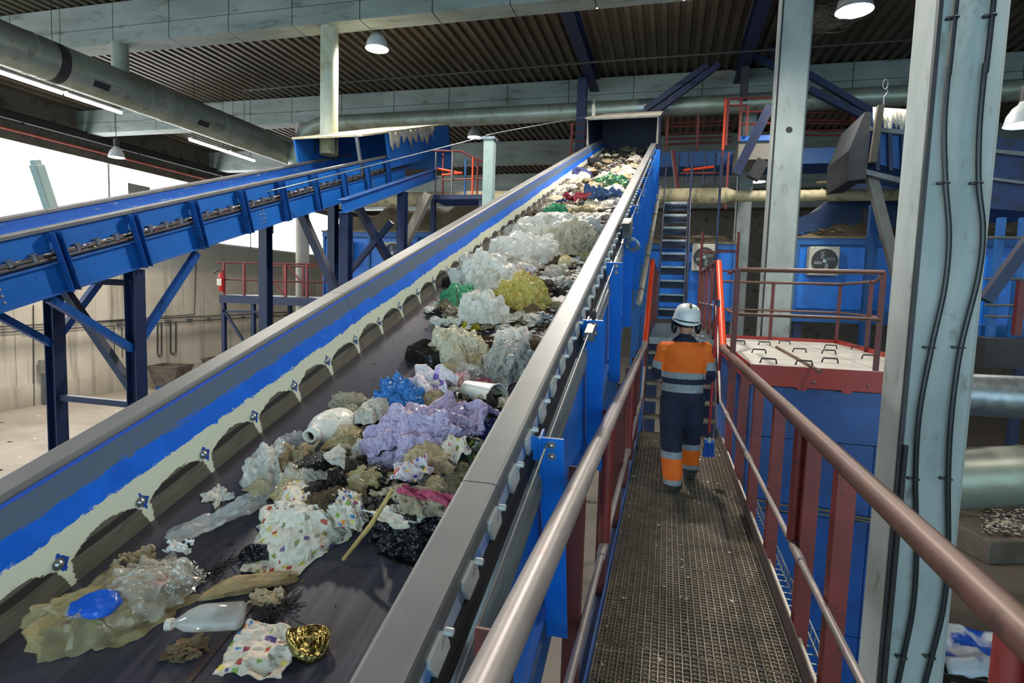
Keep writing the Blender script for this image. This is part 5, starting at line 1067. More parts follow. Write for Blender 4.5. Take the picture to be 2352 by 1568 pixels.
# squashed clear bottle
def bottle(px, py, length, dia, mat, name, label, rz, lift=0, squash=.6, capmat=None, neck=.3, liquid=None, bend=0):
    s = mpp(px, py)*length; r = s*dia*.5
    prof = [(0, -.5), (.85, -.495), (1, -.46), (1, .05), (.97, .12), (.75, .25), (neck*1.1, .38), (neck, .42), (neck, .47)]
    p = onc(px, py, NB+.02+lift+r*squash)
    M = MC @ Matrix.Translation((p.x, p.y, NB+.014+lift+r*squash)) @ Matrix.Rotation(R(rz), 4, 'Z') @ Matrix.Rotation(R(90), 4, 'X')
    t = thing(name, label, 'bottle', M.translation)
    m = MB(); m.lathe([(q*r, z*s) for q, z in prof], 22, None, cap=False)
    vs = []
    for x, y, z in m.v:
        dn = 1-.22*max(0, mnoise.noise(V((x*14, y*14, z*9+px))))*(1 if z < .2*s else .2)
        vs.append((x*dn+bend*s*(z/s)**2, y*squash*dn, z))
    m.v = vs; m.build('body', mat, t, M, smooth='all', solid=.0015)
    cp_ = MB(); cp_.lathe([(0, .53), (neck*1.25, .53), (neck*1.3, .5), (neck*1.3, .44), (neck*1.05, .435)] if False else [(neck*1.28*r, .435*s), (neck*1.3*r, .46*s), (neck*1.28*r, .52*s), (0, .525*s)], 16, None); cp_.v = [(x+bend*s*.22, y*.8, z) for x, y, z in cp_.v]
    if capmat: cp_.build('cap', capmat, t, M, smooth=True)
    if liquid:
        lq = MB(); lq.lathe([(q*r*.94, z*s) for q, z in prof if z < -.12]+[(.94*r, -.12*s), (0, -.12*s)], 20, None, cap=False); lq.v = [(x, y*squash, z) for x, y, z in lq.v]; lq.build('liquid', liquid, t, M, smooth=True)
    return t
bottle(473, 1414, 165, .46, film('bottle_clear', 'e6e8e2', .3, .1, .3, 5), 'plastic_bottle', 'squashed clear plastic bottle with a white cap near the bottom of the belt', -68, capmat=TM['white'], bend=.16)
L(578, 1338, 185, .26, .16, 'card', 'cardboard_roll', 'flattened brown cardboard roll in front of the crumpled flyer', 'cardboard', rz=32, planes=14, amp=.12)
S(614, 1374, 72, .6, .25, 'tan', 'card_scrap', 'curled tan card scrap beside the cardboard roll', 'scrap', rz=15)
S(604, 1500, 160, .85, .10, 'flyer2', 'printed_flyer', 'colourful printed flyer lying flat beside the golden tin lid', 'flyer', rz=8, ragged=.07, n=34)
def tin(px, py, w, label):
    s = mpp(px, py)*w*.5; p = onc(px, py, NB+.03)
    M = MC @ Matrix.Translation((p.x, p.y, NB+.05)) @ Matrix.Rotation(R(-12), 4, 'X') @ Matrix.Rotation(R(18), 4, 'Y')
    t = thing('tin_lid', label, 'tin', M.translation)
    m = MB(); m.lathe([(s*.9, -.03), (s, -.012), (s*1.0, .004), (s*.93, .006), (s*.88, -.003), (s*.72, -.003), (s*.68, .003), (s*.62, -.003), (s*.45, -.003), (s*.41, .003), (s*.36, -.003), (s*.2, -.002), (s*.16, .004), (0, .003)], 40, None, cap=False)
    m.v = [(x*(1-.10*math.sin(3*math.atan2(y, x))), y*.86*(1-.06*math.cos(2*math.atan2(y, x))), z+.012*math.sin(2*math.atan2(y, x))*((x*x+y*y)**.5/s)) for x, y, z in m.v]
    m.build('lid', TM['gold'], t, M, smooth='all', solid=.002)
    q = MB(); q.tube([(s*(.25+.1*math.cos(a)), s*.12*math.sin(a)+.1*s, .008) for a in [i*.5236 for i in range(12)]], .0025, 6, closed=True); q.build('pull_ring', TM['gold'], t, M, smooth=True)
tin(712, 1478, 100, 'crumpled golden tin lid with ringed face at the bottom of the belt')
L(430, 1492, 85, .7, .4, 'brown', 'brown_scrap', 'shrivelled dark brown scrap below the squashed bottle', 'scrap', rz=25, spike=.5, amp=.4)
def fuzz(px, py, w, mat, name, label, n=40, seed=1, h=.5, r=.0016, rz=0, asp=.5, lift=0):
    rg = random.Random(seed); s = mpp(px, py)*w; p = onc(px, py, NB+.02+lift); m = MB()
    for i in range(n):
        x, y, z = rg.uniform(-.5, .5)*s, rg.uniform(-.5, .5)*s*asp, rg.uniform(0, h)*s*.3; pts = []
        d = V((rg.uniform(-1, 1), rg.uniform(-1, 1)*asp, rg.uniform(-.3, .5)))*s*.16
        for j in range(5): pts.append(V((x, y, max(.002, z)))); d = d+V((rg.uniform(-1, 1), rg.uniform(-1, 1), rg.uniform(-.8, .6)))*s*.07; x += d.x; y += d.y; z += d.z
        m.tube(pts, r, 4, cap=False)
    M = MC @ Matrix.Translation((p.x, p.y, NB+.012+lift)) @ Matrix.Rotation(R(rz), 4, 'Z'); return tag(m.build(name, mat, None, M), label, 'fibre')
fuzz(640, 1400, 70, TM['dark'], 'thread_tuft', 'tuft of dark grey thread beside the curled card scrap', 60, 2, rz=70, asp=.3)
fuzz(505, 1300, 55, TM['dark'], 'thread_tuft', 'short frayed dark thread lying on the bare belt', 40, 3, rz=70, asp=.2)
L(600, 1268, 110, .4, .3, 'black', 'black_scrap', 'flat black plastic scrap under the crumpled flyer edge', 'scrap', rz=20)
# ---- the big heap
L(705, 1190, 225, .95, .40, 'flyer', 'printed_flyer', 'large crumpled supermarket flyer at the front of the heap', 'flyer', rz=25, planes=26, amp=.14, sub=5, flat=.5)
L(790, 1160, 120, .6, .6, 'flyer2', 'printed_flyer', 'smaller torn flyer folded over the large crumpled one', 'flyer', rz=-20, lift=.05)
L(700, 1110, 130, .7, .6, 'clearb', 'plastic_bag', 'beige clear bag slumped behind the large crumpled flyer', 'bag', lift=.03)
L(625, 1062, 130, .95, .75, 'clearw', 'plastic_bag', 'milky clear bag with a pointed top at the heap edge', 'bag', spike=.3, rz=10)
L(632, 1108, 120, .5, .35, 'tan', 'paper_scrap', 'dirty tan paper under the milky clear bag', 'scrap', rz=15)
L(585, 1085, 45, .8, .5, 'dark', 'dark_scrap', 'dark leafy scrap poking out beside the milky clear bag', 'scrap', spike=.5)
L(675, 1010, 85, .5, .4, 'clear', 'plastic_wrap', 'small clump of clear wrap behind the milky clear bag', 'wrap')
L(730, 1055, 100, .5, .4, 'brown', 'brown_scrap', 'brown paper scrap below the white detergent bottle', 'scrap', rz=20)
# white bottle with green band
def wbottle(px, py):
    s = mpp(px, py)*125; p = onc(px, py, NB+.06); M = MC @ Matrix.Translation((p.x, p.y, NB+.085)) @ Matrix.Rotation(R(-6), 4, 'Z') @ Matrix.Rotation(R(76), 4, 'X')
    t = thing('detergent_bottle', 'dented white plastic bottle with a green band, its open neck towards the flyer', 'bottle', M.translation)
    pr = [(0, -.5), (.30, -.49), (.36, -.44), (.38, -.2), (.35, .05), (.27, .22), (.15, .34), (.145, .36), (.165, .37), (.165, .42), (.14, .425), (.14, .5), (.11, .5), (.11, .35)]
    def df(m): m.v = [(x*(1-.16*max(0, mnoise.noise(V((x*11, y*11, z*8+3))))), y*.8*(1-.2*max(0, mnoise.noise(V((x*9+4, y*9, z*8))))), z) for x, y, z in m.v]; return m
    df(MB().lathe([(r*s, z*s) for r, z in pr], 26, None, cap=False)).build('body', plastic('white_hdpe', 'dcd8cc', 'e6e2d8', .4, .25, 6, c3='b8b09c'), t, M, smooth='all', solid=.002)
    g = MB(); v0 = []
    for zz in (-.02, .07):
        for i in range(8): a = R(48+i*9); rr = (.352 if zz < 0 else .335)*s*1.01; v0.append(V((rr*math.cos(a), rr*math.sin(a), zz*s)))
    g.add(v0, [(i, i+1, i+9, i+8) for i in range(7)]); df(g).build('green_band', plastic('band_green', '1f8a4a', '259a54', .5, .1), t, M, smooth='all', solid=.003)
wbottle(755, 995)
L(795, 935, 75, .6, .4, 'cream', 'yellow_packet', 'pale yellow packet lying alone up the belt from the white bottle', 'packet', rz=-25, planes=8, amp=.05)
L(808, 915, 80, .6, .5, 'cloth', 'rag', 'beige rag thrown over the pale yellow packet', 'rag', lift=.02, spike=.3, rz=10)
L(955, 1000, 215, .75, .62, 'lilac', 'plastic_bag', 'big lilac plastic bag on top of the heap', 'bag', lift=.06, rz=15, sub=5, planes=30, amp=.2)
S(1070, 962, 150, .6, .3, 'lilac', 'plastic_film', 'lilac plastic film trailing from the big lilac bag to the cap rail', 'film', lift=.12, rz=-15)
L(918, 925, 118, .9, .85, 'blue', 'plastic_bag', 'bright blue plastic bag behind the big lilac bag', 'bag', lift=.02, spike=.2, sub=5)
S(990, 890, 125, .8, .25, 'purple', 'printed_wrapper', 'lilac printed wrapper beside the bright blue bag', 'wrapper', lift=.06, rz=-20, rx=20)
L(985, 905, 110, .7, .6, 'clearw', 'plastic_wrap', 'milky wrap under the lilac printed wrapper', 'wrap')
L(825, 1003, 48, .7, .6, 'blue', 'blue_scrap', 'small blue plastic scrap next to the white bottle', 'scrap')
L(862, 970, 75, .5, .4, 'brown', 'brown_leaf', 'curled brown leaf of paper left of the lilac bag', 'scrap', spike=.3)
L(850, 1040, 95, 1.0, .75, 'clear', 'plastic_bag', 'clear glassy bag between the white bottle and the lilac bag', 'bag', lift=.02)
L(785, 1070, 85, .6, .5, 'black', 'black_scrap', 'black plastic clump below the white bottle', 'scrap')
L(960, 1195, 250, .55, .42, 'black', 'refuse_sack', 'torn black refuse sack along the lower edge of the heap', 'bag', rz=-10, sub=5, planes=34, amp=.3)
S(905, 1188, 125, .5, .1, 'paper', 'felt_sheet', 'white felt sheet lying on the black refuse sack', 'sheet', lift=.09, rz=-15)
L(968, 1168, 55, .8, .6, 'yellow', 'yellow_packet', 'lime yellow packet next to the white felt sheet', 'packet', lift=.08, planes=10)
L(945, 1135, 165, .55, .28, 'cloth', 'rag', 'grubby beige towel lying across the front heap', 'towel', lift=.10, rz=-8)
S(975, 1143, 130, .18, .15, 'pinkc', 'towel_hem', 'pink hem of the grubby beige towel', 'cloth', lift=.13, rz=-8)  # pink edge of the towel, modelled as its own object
L(850, 1100, 125, .7, .6, 'cleary', 'plastic_bag', 'crinkled yellowish clear bag in the middle of the heap', 'bag', lift=.05)
S(945, 1088, 85, .7, .25, 'snack', 'snack_wrapper', 'orange and blue snack wrapper on the grubby beige towel', 'wrapper', lift=.16, rz=20)
L(985, 1050, 105, .7, .5, 'tan', 'brown_bag', 'torn brown paper bag in front of the big lilac bag', 'bag', lift=.12, spike=.3)
S(1045, 1040, 70, 1.0, .3, 'flyer', 'carton', 'red and white printed carton beside the green packs', 'carton', lift=.12, rz=30)
L(1092, 1035, 75, 1.3, .7, 'greenp', 'printed_pack', 'dark green printed pack pressed against the cap rail', 'packet', lift=.06, rz=25)
L(1080, 1100, 70, 1.0, .6, 'brown', 'brown_bag', 'brown crumpled bag wedged below the dark green pack', 'bag', lift=.05)
L(1115, 975, 70, .8, .6, 'navy', 'navy_wrapper', 'navy wrapper between lilac film and cap rail', 'wrapper', lift=.06)
L(1112, 945, 95, .3, .3, 'black', 'black_scrap', 'strip of black film below the white cup', 'scrap', lift=.05, rz=-15)
def cup(px, py):
    s = mpp(px, py)*110; p = onc(px, py, NB+.05); M = MC @ Matrix.Translation((p.x, p.y, NB+.10)) @ Matrix.Rotation(R(58), 4, 'Z') @ Matrix.Rotation(R(82), 4, 'X')
    tag(MB().lathe([(0, -.5*s), (.17*s, -.5*s), (.26*s, .5*s), (.275*s, .5*s), (.27*s, .47*s)], 26, None, cap=False).build('plastic_cup', plastic('white_cup_plastic', 'e2dfd6', 'dad6cc', .25, .05), None, M, smooth=True, solid=.002), 'white plastic cup on its side under the maroon wrapper', 'cup')
cup(1108, 922)
L(1103, 885, 62, .8, .6, 'maroon', 'maroon_wrapper', 'maroon wrapper above the white cup', 'wrapper', lift=.03)
S(1045, 873, 75, .6, .3, 'pinkw', 'pink_wrapper', 'pink and white wrapper left of the maroon one', 'wrapper', lift=.03, rz=-25)
L(1055, 908, 70, .7, .6, 'foil', 'foil_wrapper', 'dark crinkled foil below the pink and white wrapper', 'wrapper')
L(1075, 850, 95, .4, .3, 'clear', 'plastic_wrap', 'clear wrap stretched below the grey plastic bag', 'wrap', rz=-15)
L(1035, 848, 48, .6, .45, 'tan', 'bread_crust', 'pale crust of bread in front of the black food tray', 'scrap', planes=9, amp=.06)
def tray(px, py):
    s = mpp(px, py)*105; p = onc(px, py, NB+.02); M = MC @ Matrix.Translation((p.x, p.y, NB+.02)) @ Matrix.Rotation(R(-28), 4, 'Z') @ Matrix.Rotation(R(4), 4, 'X')
    m = MB(); t_ = [(-.5, -.3), (-.4, -.36), (.4, -.36), (.5, -.3), (.5, .3), (.4, .36), (-.4, .36), (-.5, .3)]
    vs = [V((x*s, y*s, 0)) for x, y in t_]+[V((x*s*.97, y*s*.95, .02)) for x, y in t_]+[V((x*s*.8, y*s*.76, .075)) for x, y in t_]
    m.add(vs, [(16, 17, 18, 19, 20, 21, 22, 23)]+[(i+o, (i+1) % 8+o, (i+1) % 8+8+o, i+8+o) for o in (0, 8) for i in range(8)])
    tag(m.build('food_tray', TM['tray'], None, M, smooth=True, solid=.002, bevel=.006), 'glossy black plastic food tray upside down beside the cream bag', 'tray')
tray(985, 822)
L(1062, 790, 140, .75, .62, 'cream', 'plastic_bag', 'cream plastic bag folded over behind the black food tray', 'bag', rz=-10, sub=5, planes=30, amp=.22)
L(1172, 825, 120, .9, .75, 'grey', 'plastic_bag', 'crumpled grey white bag against the cap rail', 'bag', sub=5, planes=36, amp=.28)
L(1190, 778, 100, .7, .6, 'white', 'plastic_bag', 'white paper bag behind the crumpled grey white one', 'bag', rz=20)
L(1232, 790, 60, .7, .6, 'brown', 'brown_scrap', 'burnt brown paper edge beside the white paper bag', 'scrap', spike=.4)
# ---- middle heap
S(1003, 712, 52, .9, .15, 'tissue', 'tissue', 'torn white tissue left of the brown roots', 'tissue', rz=30)
S(1026, 745, 75, .5, .15, 'tissue', 'tissue', 'ragged tissue in front of the grey glassy lump', 'tissue', rz=-10)
L(1040, 716, 46, .8, .7, 'clearb', 'glassy_lump', 'grey glassy lump between the two tissues', 'scrap')
L(1050, 680, 86, .8, .65, 'green', 'plastic_bag', 'green plastic bag on the middle heap', 'bag', sub=5, lift=.02)
L(1122, 702, 100, .9, .8, 'paper', 'paper_sheet', 'crumpled white sheet in front of the olive yellow bag', 'paper', lift=.04, planes=14, amp=.3, spike=.3)
fuzz(1095, 728, 105, TM['brown'], 'root_tangle', 'tangle of brown roots under the crumpled white sheet', 120, 8, .3, .0025, 0, .6)
fuzz(1215, 748, 70, TM['brown'], 'root_tangle', 'thin brown rootlets trailing below the olive yellow bag', 70, 9, .4, .0025, 0, .4)
L(1082, 745, 40, .7, .6, 'yellow', 'yellow_packet', 'small yellow packet among the brown roots', 'packet')
L(1192, 672, 125, .8, .68, 'olive', 'plastic_bag', 'shiny olive yellow plastic bag on the middle heap', 'bag', sub=5, planes=30, amp=.2, lift=.02)
L(1180, 730, 55, .6, .5, 'clear', 'plastic_wrap', 'clear plastic below the olive yellow bag', 'wrap')
L(1255, 728, 58, .6, .5, 'foil', 'foil_wrapper', 'silvery film scrap near the cap rail joint', 'wrapper', spike=.2)
L(1225, 722, 52, .8, .6, 'brown', 'brown_scrap', 'brown wad beside the silvery film scrap', 'scrap', spike=.3)
S(1258, 648, 70, .4, .15, 'white', 'plastic_plate', 'white plastic plate half buried behind the olive yellow bag', 'lid', lift=.02)
L(1250, 662, 50, .8, .6, 'dark', 'dark_scrap', 'dark food scrap next to the white plastic plate', 'scrap')
S(1292, 655, 60, .6, .2, 'grey', 'grey_paper', 'grey paper flap leaning on the cap rail', 'paper', lift=.02)
bottle(1297, 603, 52, .62, film('bottle_amber', 'd8d0b0', .55, .12, .2, 5), 'plastic_bottle', 'upright looking plastic bottle with yellow liquid near the cap rail', 8, squash=.9, capmat=TM['white'], liquid=plastic('yellow_liquid', 'd8a82c', 'e0b83c', .15, 0))
L(1108, 628, 130, .9, .75, 'white', 'plastic_film', 'white film bundle behind the green bag', 'film', sub=5, planes=26, amp=.25)
L(1205, 575, 165, .55, .5, 'clearw', 'plastic_film', 'long twist of milky film in the white film mass', 'film', sub=5, rz=35, lift=.02)
L(1285, 525, 190, .45, .4, 'white', 'plastic_film', 'long white film roll sloping up the belt', 'film', sub=5, rz=35, lift=.02)
L(1305, 550, 105, .7, .7, 'cloth', 'rag', 'beige cloth bundle on the white film roll', 'rag', lift=.05, spike=.3, sub=5)
L(1205, 535, 90, .6, .5, 'clear', 'plastic_wrap', 'clear wrap left of the white film roll', 'wrap')
S(1200, 628, 55, .8, .3, 'snack', 'snack_wrapper', 'red and blue snack wrapper below the milky film twist', 'wrapper', lift=.03)
S(1050, 632, 45, .5, .2, 'paper', 'paper_scrap', 'white scrap near the skirt by the green bag', 'scrap')
L(1345, 590, 55, .7, .5, 'cleary', 'plastic_bag', 'amber bag beside the bottle of yellow liquid', 'bag')
L(1275, 488, 56, .8, .75, 'green', 'plastic_bag', 'pale green bag alone near the skirt', 'bag', planes=26)
S(1325, 462, 62, .5, .25, 'red', 'red_cloth', 'red cloth in the upper heap', 'cloth', lift=.03)
S(1385, 455, 80, .5, .3, 'jean', 'blue_cloth', 'blue denim scrap beside the red cloth', 'cloth', lift=.03, rz=30)
L(1295, 470, 48, .8, .6, 'navy', 'navy_cloth', 'navy cloth wad beside the red cloth', 'cloth')
L(1350, 483, 34, .6, .5, 'cream', 'cream_box', 'cream box in front of the red cloth', 'box', planes=6, amp=.02)
L(1412, 418, 70, .5, .5, 'dgreen', 'green_film', 'dark green film in the upper heap', 'film', lift=.04)
L(1370, 375, 30, .8, .8, 'black', 'black_scrap', 'black plastic in the litter at the hood mouth', 'scrap'); L(1330, 402, 55, .6, .5, 'navy', 'navy_scrap', 'navy scrap in the litter below the hood', 'scrap')
# bamboo stick lying over the heap
a = onc(902, 1125, NB+.24); b = onc(788, 1285, NB+.03)
m = MB(); m.tube([a, a.lerp(b, .5)+V((.01, 0, .0)), b], [.007, .0085, .006], 7); o = m.build('stick', plastic('bamboo', 'b89a5c', 'a3854a', .7, .3), None, MC, smooth=True); tag(o, 'split bamboo stick leaning down from the heap', 'stick')
# ---- loose filler pieces of the heap: a few shapes, many copies
PRO = [drape_mesh('scrap', .5, .45, .34, 940+i, 9, 30) for i in range(7)]+[lump_mesh('scrap', .5, .45, .25, 900+i, 24, .28, 3, spike=.25*(i % 2)) for i in range(2)]+[sheet_mesh('scrap', 1, .8, .22, 31+i*3.1, 12, .0, .2) for i in range(6)]
def fill(poly, n, smin, smax, pal, group, seed, liftk=.0, zone=''):
    rg = random.Random(seed); xs = [p[0] for p in poly]; ys = [p[1] for p in poly]; c_ = 0
    while c_ < n:
        x, y = rg.uniform(min(xs), max(xs)), rg.uniform(min(ys), max(ys)); ins = False; j = len(poly)-1
        for i in range(len(poly)):
            if (poly[i][1] > y) != (poly[j][1] > y) and x < (poly[j][0]-poly[i][0])*(y-poly[i][1])/(poly[j][1]-poly[i][1])+poly[i][0]: ins = not ins
            j = i
        if not ins: continue
        c_ += 1; me = rg.choice(PRO); mat, what = rg.choice(pal); s = mpp(x, y)*rg.uniform(smin, smax); lf = rg.uniform(0, liftk)
        if not me.materials: me.materials.append(TM['paper'])
        o = place(me, TM[mat], x, y, lf, '%s in the %s' % (what, zone), 'scrap', group, rg.uniform(0, 360), rg.uniform(-20, 20), rg.uniform(-20, 20)); o.scale = (s, s, s*rg.uniform(.7, 1.2)); o.name = 'scrap'
PALF = [('brown', 'brown paper scrap'), ('tan', 'tan paper scrap'), ('dark', 'dark rotten scrap'), ('clearb', 'beige film scrap'), ('cleary', 'yellowish film scrap'), ('black', 'black film scrap'), ('cream', 'cream plastic scrap'), ('paper', 'white paper scrap')]
fill([(690, 1120), (760, 1010), (880, 1010), (1080, 1010), (1040, 1130), (900, 1160), (780, 1150)], 22, 40, 95, PALF, 'loose scraps on top of the front heap', 12, .16, 'front heap, on its top')
PALM = [('brown', 'brown scrap'), ('tan', 'tan scrap'), ('white', 'white plastic scrap'), ('clear', 'clear film scrap'), ('dark', 'dark scrap'), ('cream', 'cream scrap')]
PALU = [('white', 'white plastic scrap'), ('white', 'white plastic scrap'), ('cream', 'cream plastic scrap'), ('tissue', 'pale tissue scrap'), ('clearw', 'milky film scrap'), ('tan', 'tan paper scrap'), ('brown', 'brown scrap'), ('clearb', 'beige film scrap')]
fill([(590, 1120), (640, 1060), (860, 950), (1150, 905), (1120, 1000), (1010, 1180), (760, 1190)], 58, 45, 110, PALF, 'loose scraps in the front heap', 1, .09, 'front heap around the lilac bag')
fill([(1000, 740), (1040, 640), (1300, 620), (1310, 690), (1220, 800), (1120, 860), (1020, 850)], 40, 22, 55, PALM, 'loose scraps in the middle heap', 2, .03, 'middle heap around the olive yellow bag')
fill([(1110, 640), (1230, 500), (1400, 480), (1370, 560), (1310, 640)], 48, 24, 62, PALU, 'loose scraps in the white film mass', 3, .05, 'white film mass')
fill([(1230, 480), (1290, 430), (1440, 420), (1400, 500), (1330, 510)], 50, 22, 54, PALU, 'loose scraps in the upper heap', 4, .04, 'upper heap around the red cloth')
fill([(1300, 425), (1350, 380), (1470, 375), (1440, 440), (1330, 445)], 50, 18, 44, PALU, 'loose scraps below the hood', 5, .06, 'upper litter below the hood')
fill([(1355, 380), (1380, 345), (1488, 345), (1475, 380)], 30, 14, 32, PALU+[('dark', 'dark scrap'), ('green', 'green scrap')], 'loose scraps at the hood mouth', 6, .08, 'litter at the hood mouth')
# fine litter: crumbs on the belt and walkway, slivers on the second conveyor
def crumbs(name, pts, smin, smax, mats, label, M=None, seed=1):
    rg = random.Random(seed); m = MB()
    for p in pts:
        s = rg.uniform(smin, smax); m.cm = rg.randrange(len(mats)); a = rg.uniform(0, 6.28); u_ = V((math.cos(a), math.sin(a), rg.uniform(-.3, .3)))*s; v_ = V((-math.sin(a), math.cos(a), rg.uniform(-.3, .3)))*s*rg.uniform(.4, .9); w_ = V((0, 0, s*rg.uniform(.15, .5)))
        q = V(p); m.add([q-u_-v_*.6, q+u_*.8-v_, q+u_+v_*.7, q-u_*.7+v_, q+w_], [(0, 1, 4), (1, 2, 4), (2, 3, 4), (3, 0, 4), (3, 2, 1, 0)])
    o = m.build(name, mats, None, M); o['kind'] = 'stuff'; return tag(o, label, 'litter')
rg = random.Random(15); wl_ = []
for poly_, n_ in (([(1150, 600), (1290, 440), (1465, 385), (1400, 520), (1320, 640)], 900), ([(1310, 430), (1385, 345), (1485, 345), (1440, 440)], 900), ([(600, 1120), (860, 960), (1140, 920), (1000, 1180), (760, 1190)], 260), ([(1010, 740), (1050, 650), (1300, 620), (1210, 800)], 260)):
    for i in range(n_):
        a_, b_ = sorted((rg.random(), rg.random())); j = rg.randrange(1, len(poly_)-1); w3 = (a_, b_-a_, 1-b_)
        x = sum(w*q[0] for w, q in zip(w3, (poly_[0], poly_[j], poly_[j+1]))); y = sum(w*q[1] for w, q in zip(w3, (poly_[0], poly_[j], poly_[j+1]))); p = onc(x, y, NB+.03); wl_.append((p.x, p.y, NB+.014+rg.uniform(0, .05)))
crumbs('shredded_waste', wl_, .012, .05, [TM['white'], TM['cream'], TM['tissue'], TM['tan'], TM['brown'], TM['tan'], TM['paper'], TM['dark'], TM['grey']], 'layer of small shredded waste between the bags on the main belt', MC, 16)
rg = random.Random(5)
crumbs('walkway_crumbs', [(rg.uniform(WX0+.03, WX1-.03), rg.uniform(1.8, 7.8), DZ+.001) for i in range(150)], .004, .016, [TM['tan'], TM['paper'], TM['cream']], 'pale crumbs scattered on the walkway grating', seed=3)
crumbs('landing_crumbs', [(rg.uniform(-.2, .65), rg.uniform(9.1, 13.9), LAND+.001) for i in range(120)], .008, .025, [TM['tan'], TM['paper'], TM['cream']], 'pale crumbs scattered on the upper landing', seed=4)
crumbs('belt_crumbs', [(rg.uniform(-1.78, -.6), rg.uniform(.4, 8)**1.0, NB+.013) for i in range(160)], .003, .010, [TM['tan'], TM['brown'], TM['dark']], 'fine crumbs stuck to the main belt', MC, 6)
cm = [TM['white'], TM['paper'], TM['grey'], TM['tan'], TM['blue'], TM['cream'], TM['red'], TM['brown'], TM['brown'], TM['tan']]
crumbs('belt_litter', [(rg.uniform(XF+.2, XN-.02), rg.uniform(-2, 14), -1.37+rg.uniform(0, .03)) for i in range(1500)]+[(XN-rg.uniform(0, .2), rg.uniform(-2, 14), -1.36+rg.uniform(0, .06)) for i in range(900)], .015, .05, cm, 'layer of shredded litter riding on the far blue conveyor', MC, 7)
crumbs('floor_litter', [(rg.uniform(-24, -12), rg.uniform(10, 22), .002) for i in range(60)], .02, .09, [TM['white'], TM['paper'], TM['dark']], 'white scraps strewn on the hall floor by the concrete wall', seed=8)
crumbs('roof_litter', [(rg.uniform(3.4, 8), rg.uniform(16.6, 18), ony(1940, 548, 16.6).z+.12+rg.uniform(0, .15)) for i in range(350)], .03, .1, cm, 'bright litter strewn on the bright blue cabin roof edge', seed=9)

bl_ = [onz(rg.uniform(2255, 2400), rg.uniform(1168, 1225), .57) for i in range(500)]
crumbs('block_litter', bl_, .015, .06, [TM['white'], TM['grey'], TM['tan'], TM['foil'], TM['paper'], TM['dark']], 'glittering litter spread over the dirty concrete blocks', seed=12)
# ================================================================== THE WORKER
def DP(x, y, z): return V((x, y, DZ+z))
def loft(m, rings, seg=24):
    vs = []; n = len(rings)
    for c, rx, ry in rings: vs += [V((c[0]+rx*math.cos(2*math.pi*k/seg), c[1]+ry*math.sin(2*math.pi*k/seg), DZ+c[2])) for k in range(seg)]
    fs = [(i*seg+k, i*seg+(k+1) % seg, (i+1)*seg+(k+1) % seg, (i+1)*seg+k) for i in range(n-1) for k in range(seg)]+[tuple(reversed(range(seg))), tuple((n-1)*seg+k for k in range(seg))]
    m.add(vs, fs)
def ell(m, c, r, M=None):
    v, f = ICO[3]; m.add([V((c[0]+p[0]*r[0], c[1]+p[1]*r[1], c[2]+p[2]*r[2])) if M is None else V(c)+(M @ V((p[0]*r[0], p[1]*r[1], p[2]*r[2]))) for p in v], f)
BM = MB()
loft(BM, [((.18, 5.69, .76), .10, .09), ((.18, 5.69, .82), .185, .125), ((.18, 5.68, .90), .195, .135), ((.18, 5.68, .98), .185, .128), ((.18, 5.67, 1.08), .188, .122), ((.18, 5.66, 1.2), .20, .128), ((.178, 5.65, 1.30), .212, .122), ((.176, 5.655, 1.37), .19, .10), ((.176, 5.66, 1.42), .11, .08), ((.177, 5.67, 1.455), .075, .075)])
ell(BM, DP(-.01, 5.66, 1.33), (.07, .08, .07)); ell(BM, DP(.36, 5.66, 1.345), (.07, .08, .07))
JL = [DP(.095, 5.68, .84), DP(.10, 5.67, .48), DP(.135, 5.52, .10)]; JR = [DP(.275, 5.69, .84), DP(.285, 5.84, .47), DP(.305, 5.97, .12)]
def limb(m, pts, rad, sub=7):
    P = spline(pts, sub); n = len(P); k = len(rad)-1
    rr = []
    for i in range(n):
        t = i/(n-1)*k; j = min(int(t), k-1); rr.append(rad[j]+(rad[j+1]-rad[j])*(t-j))
    m.tube(P, rr, 18)
limb(BM, [JL[0]+V((0, 0, .03)), JL[0].lerp(JL[1], .5), JL[1], JL[1].lerp(JL[2], .5)+V((0, -.01, 0)), JL[2], JL[2]+V((0, 0, -.04))], [.118, .116, .10, .098, .088, .084])
limb(BM, [JR[0]+V((0, 0, .03)), JR[0].lerp(JR[1], .5), JR[1], JR[1].lerp(JR[2], .5)+V((0, -.01, 0)), JR[2], JR[2]+V((0, .0, -.04))], [.118, .113, .096, .092, .082, .078])
def boot(m, a, yaw, tilt=0):                # heel to toe along +y
    M = Matrix.Translation(a) @ Matrix.Rotation(yaw, 4, 'Z') @ Matrix.Rotation(tilt, 4, 'X')
    P = [(-.075, .052, .03, .055), (-.05, .058, .045, .09), (.0, .055, .05, .095), (.07, .05, .04, .075), (.14, .052, .03, .055), (.18, .04, .022, .042)]
    vs = []; seg = 14
    for y, rx, rz, zc in P:
        for k in range(seg):
            an = 2*math.pi*k/seg; vs.append(M @ V((rx*math.cos(an), y, max(0, zc*.55+rz*1.15*math.sin(an)))))
    n = len(P); m.add(vs, [(i*seg+k, i*seg+(k+1) % seg, (i+1)*seg+(k+1) % seg, (i+1)*seg+k) for i in range(n-1) for k in range(seg)]+[tuple(range(seg)), tuple((n-1)*seg+k for k in range(seg))])
boot(BM, DP(.138, 5.55, .002), R(4), 0); boot(BM, DP(.305, 6.0, .002), R(-3), 0)
SR, ER, WR_ = DP(.36, 5.66, 1.34), DP(.41, 5.60, 1.09), DP(.452, 5.79, 1.185)
SL, EL, WL = DP(-.005, 5.66, 1.33), DP(-.06, 5.66, 1.09), DP(-.0, 5.90, 1.10)
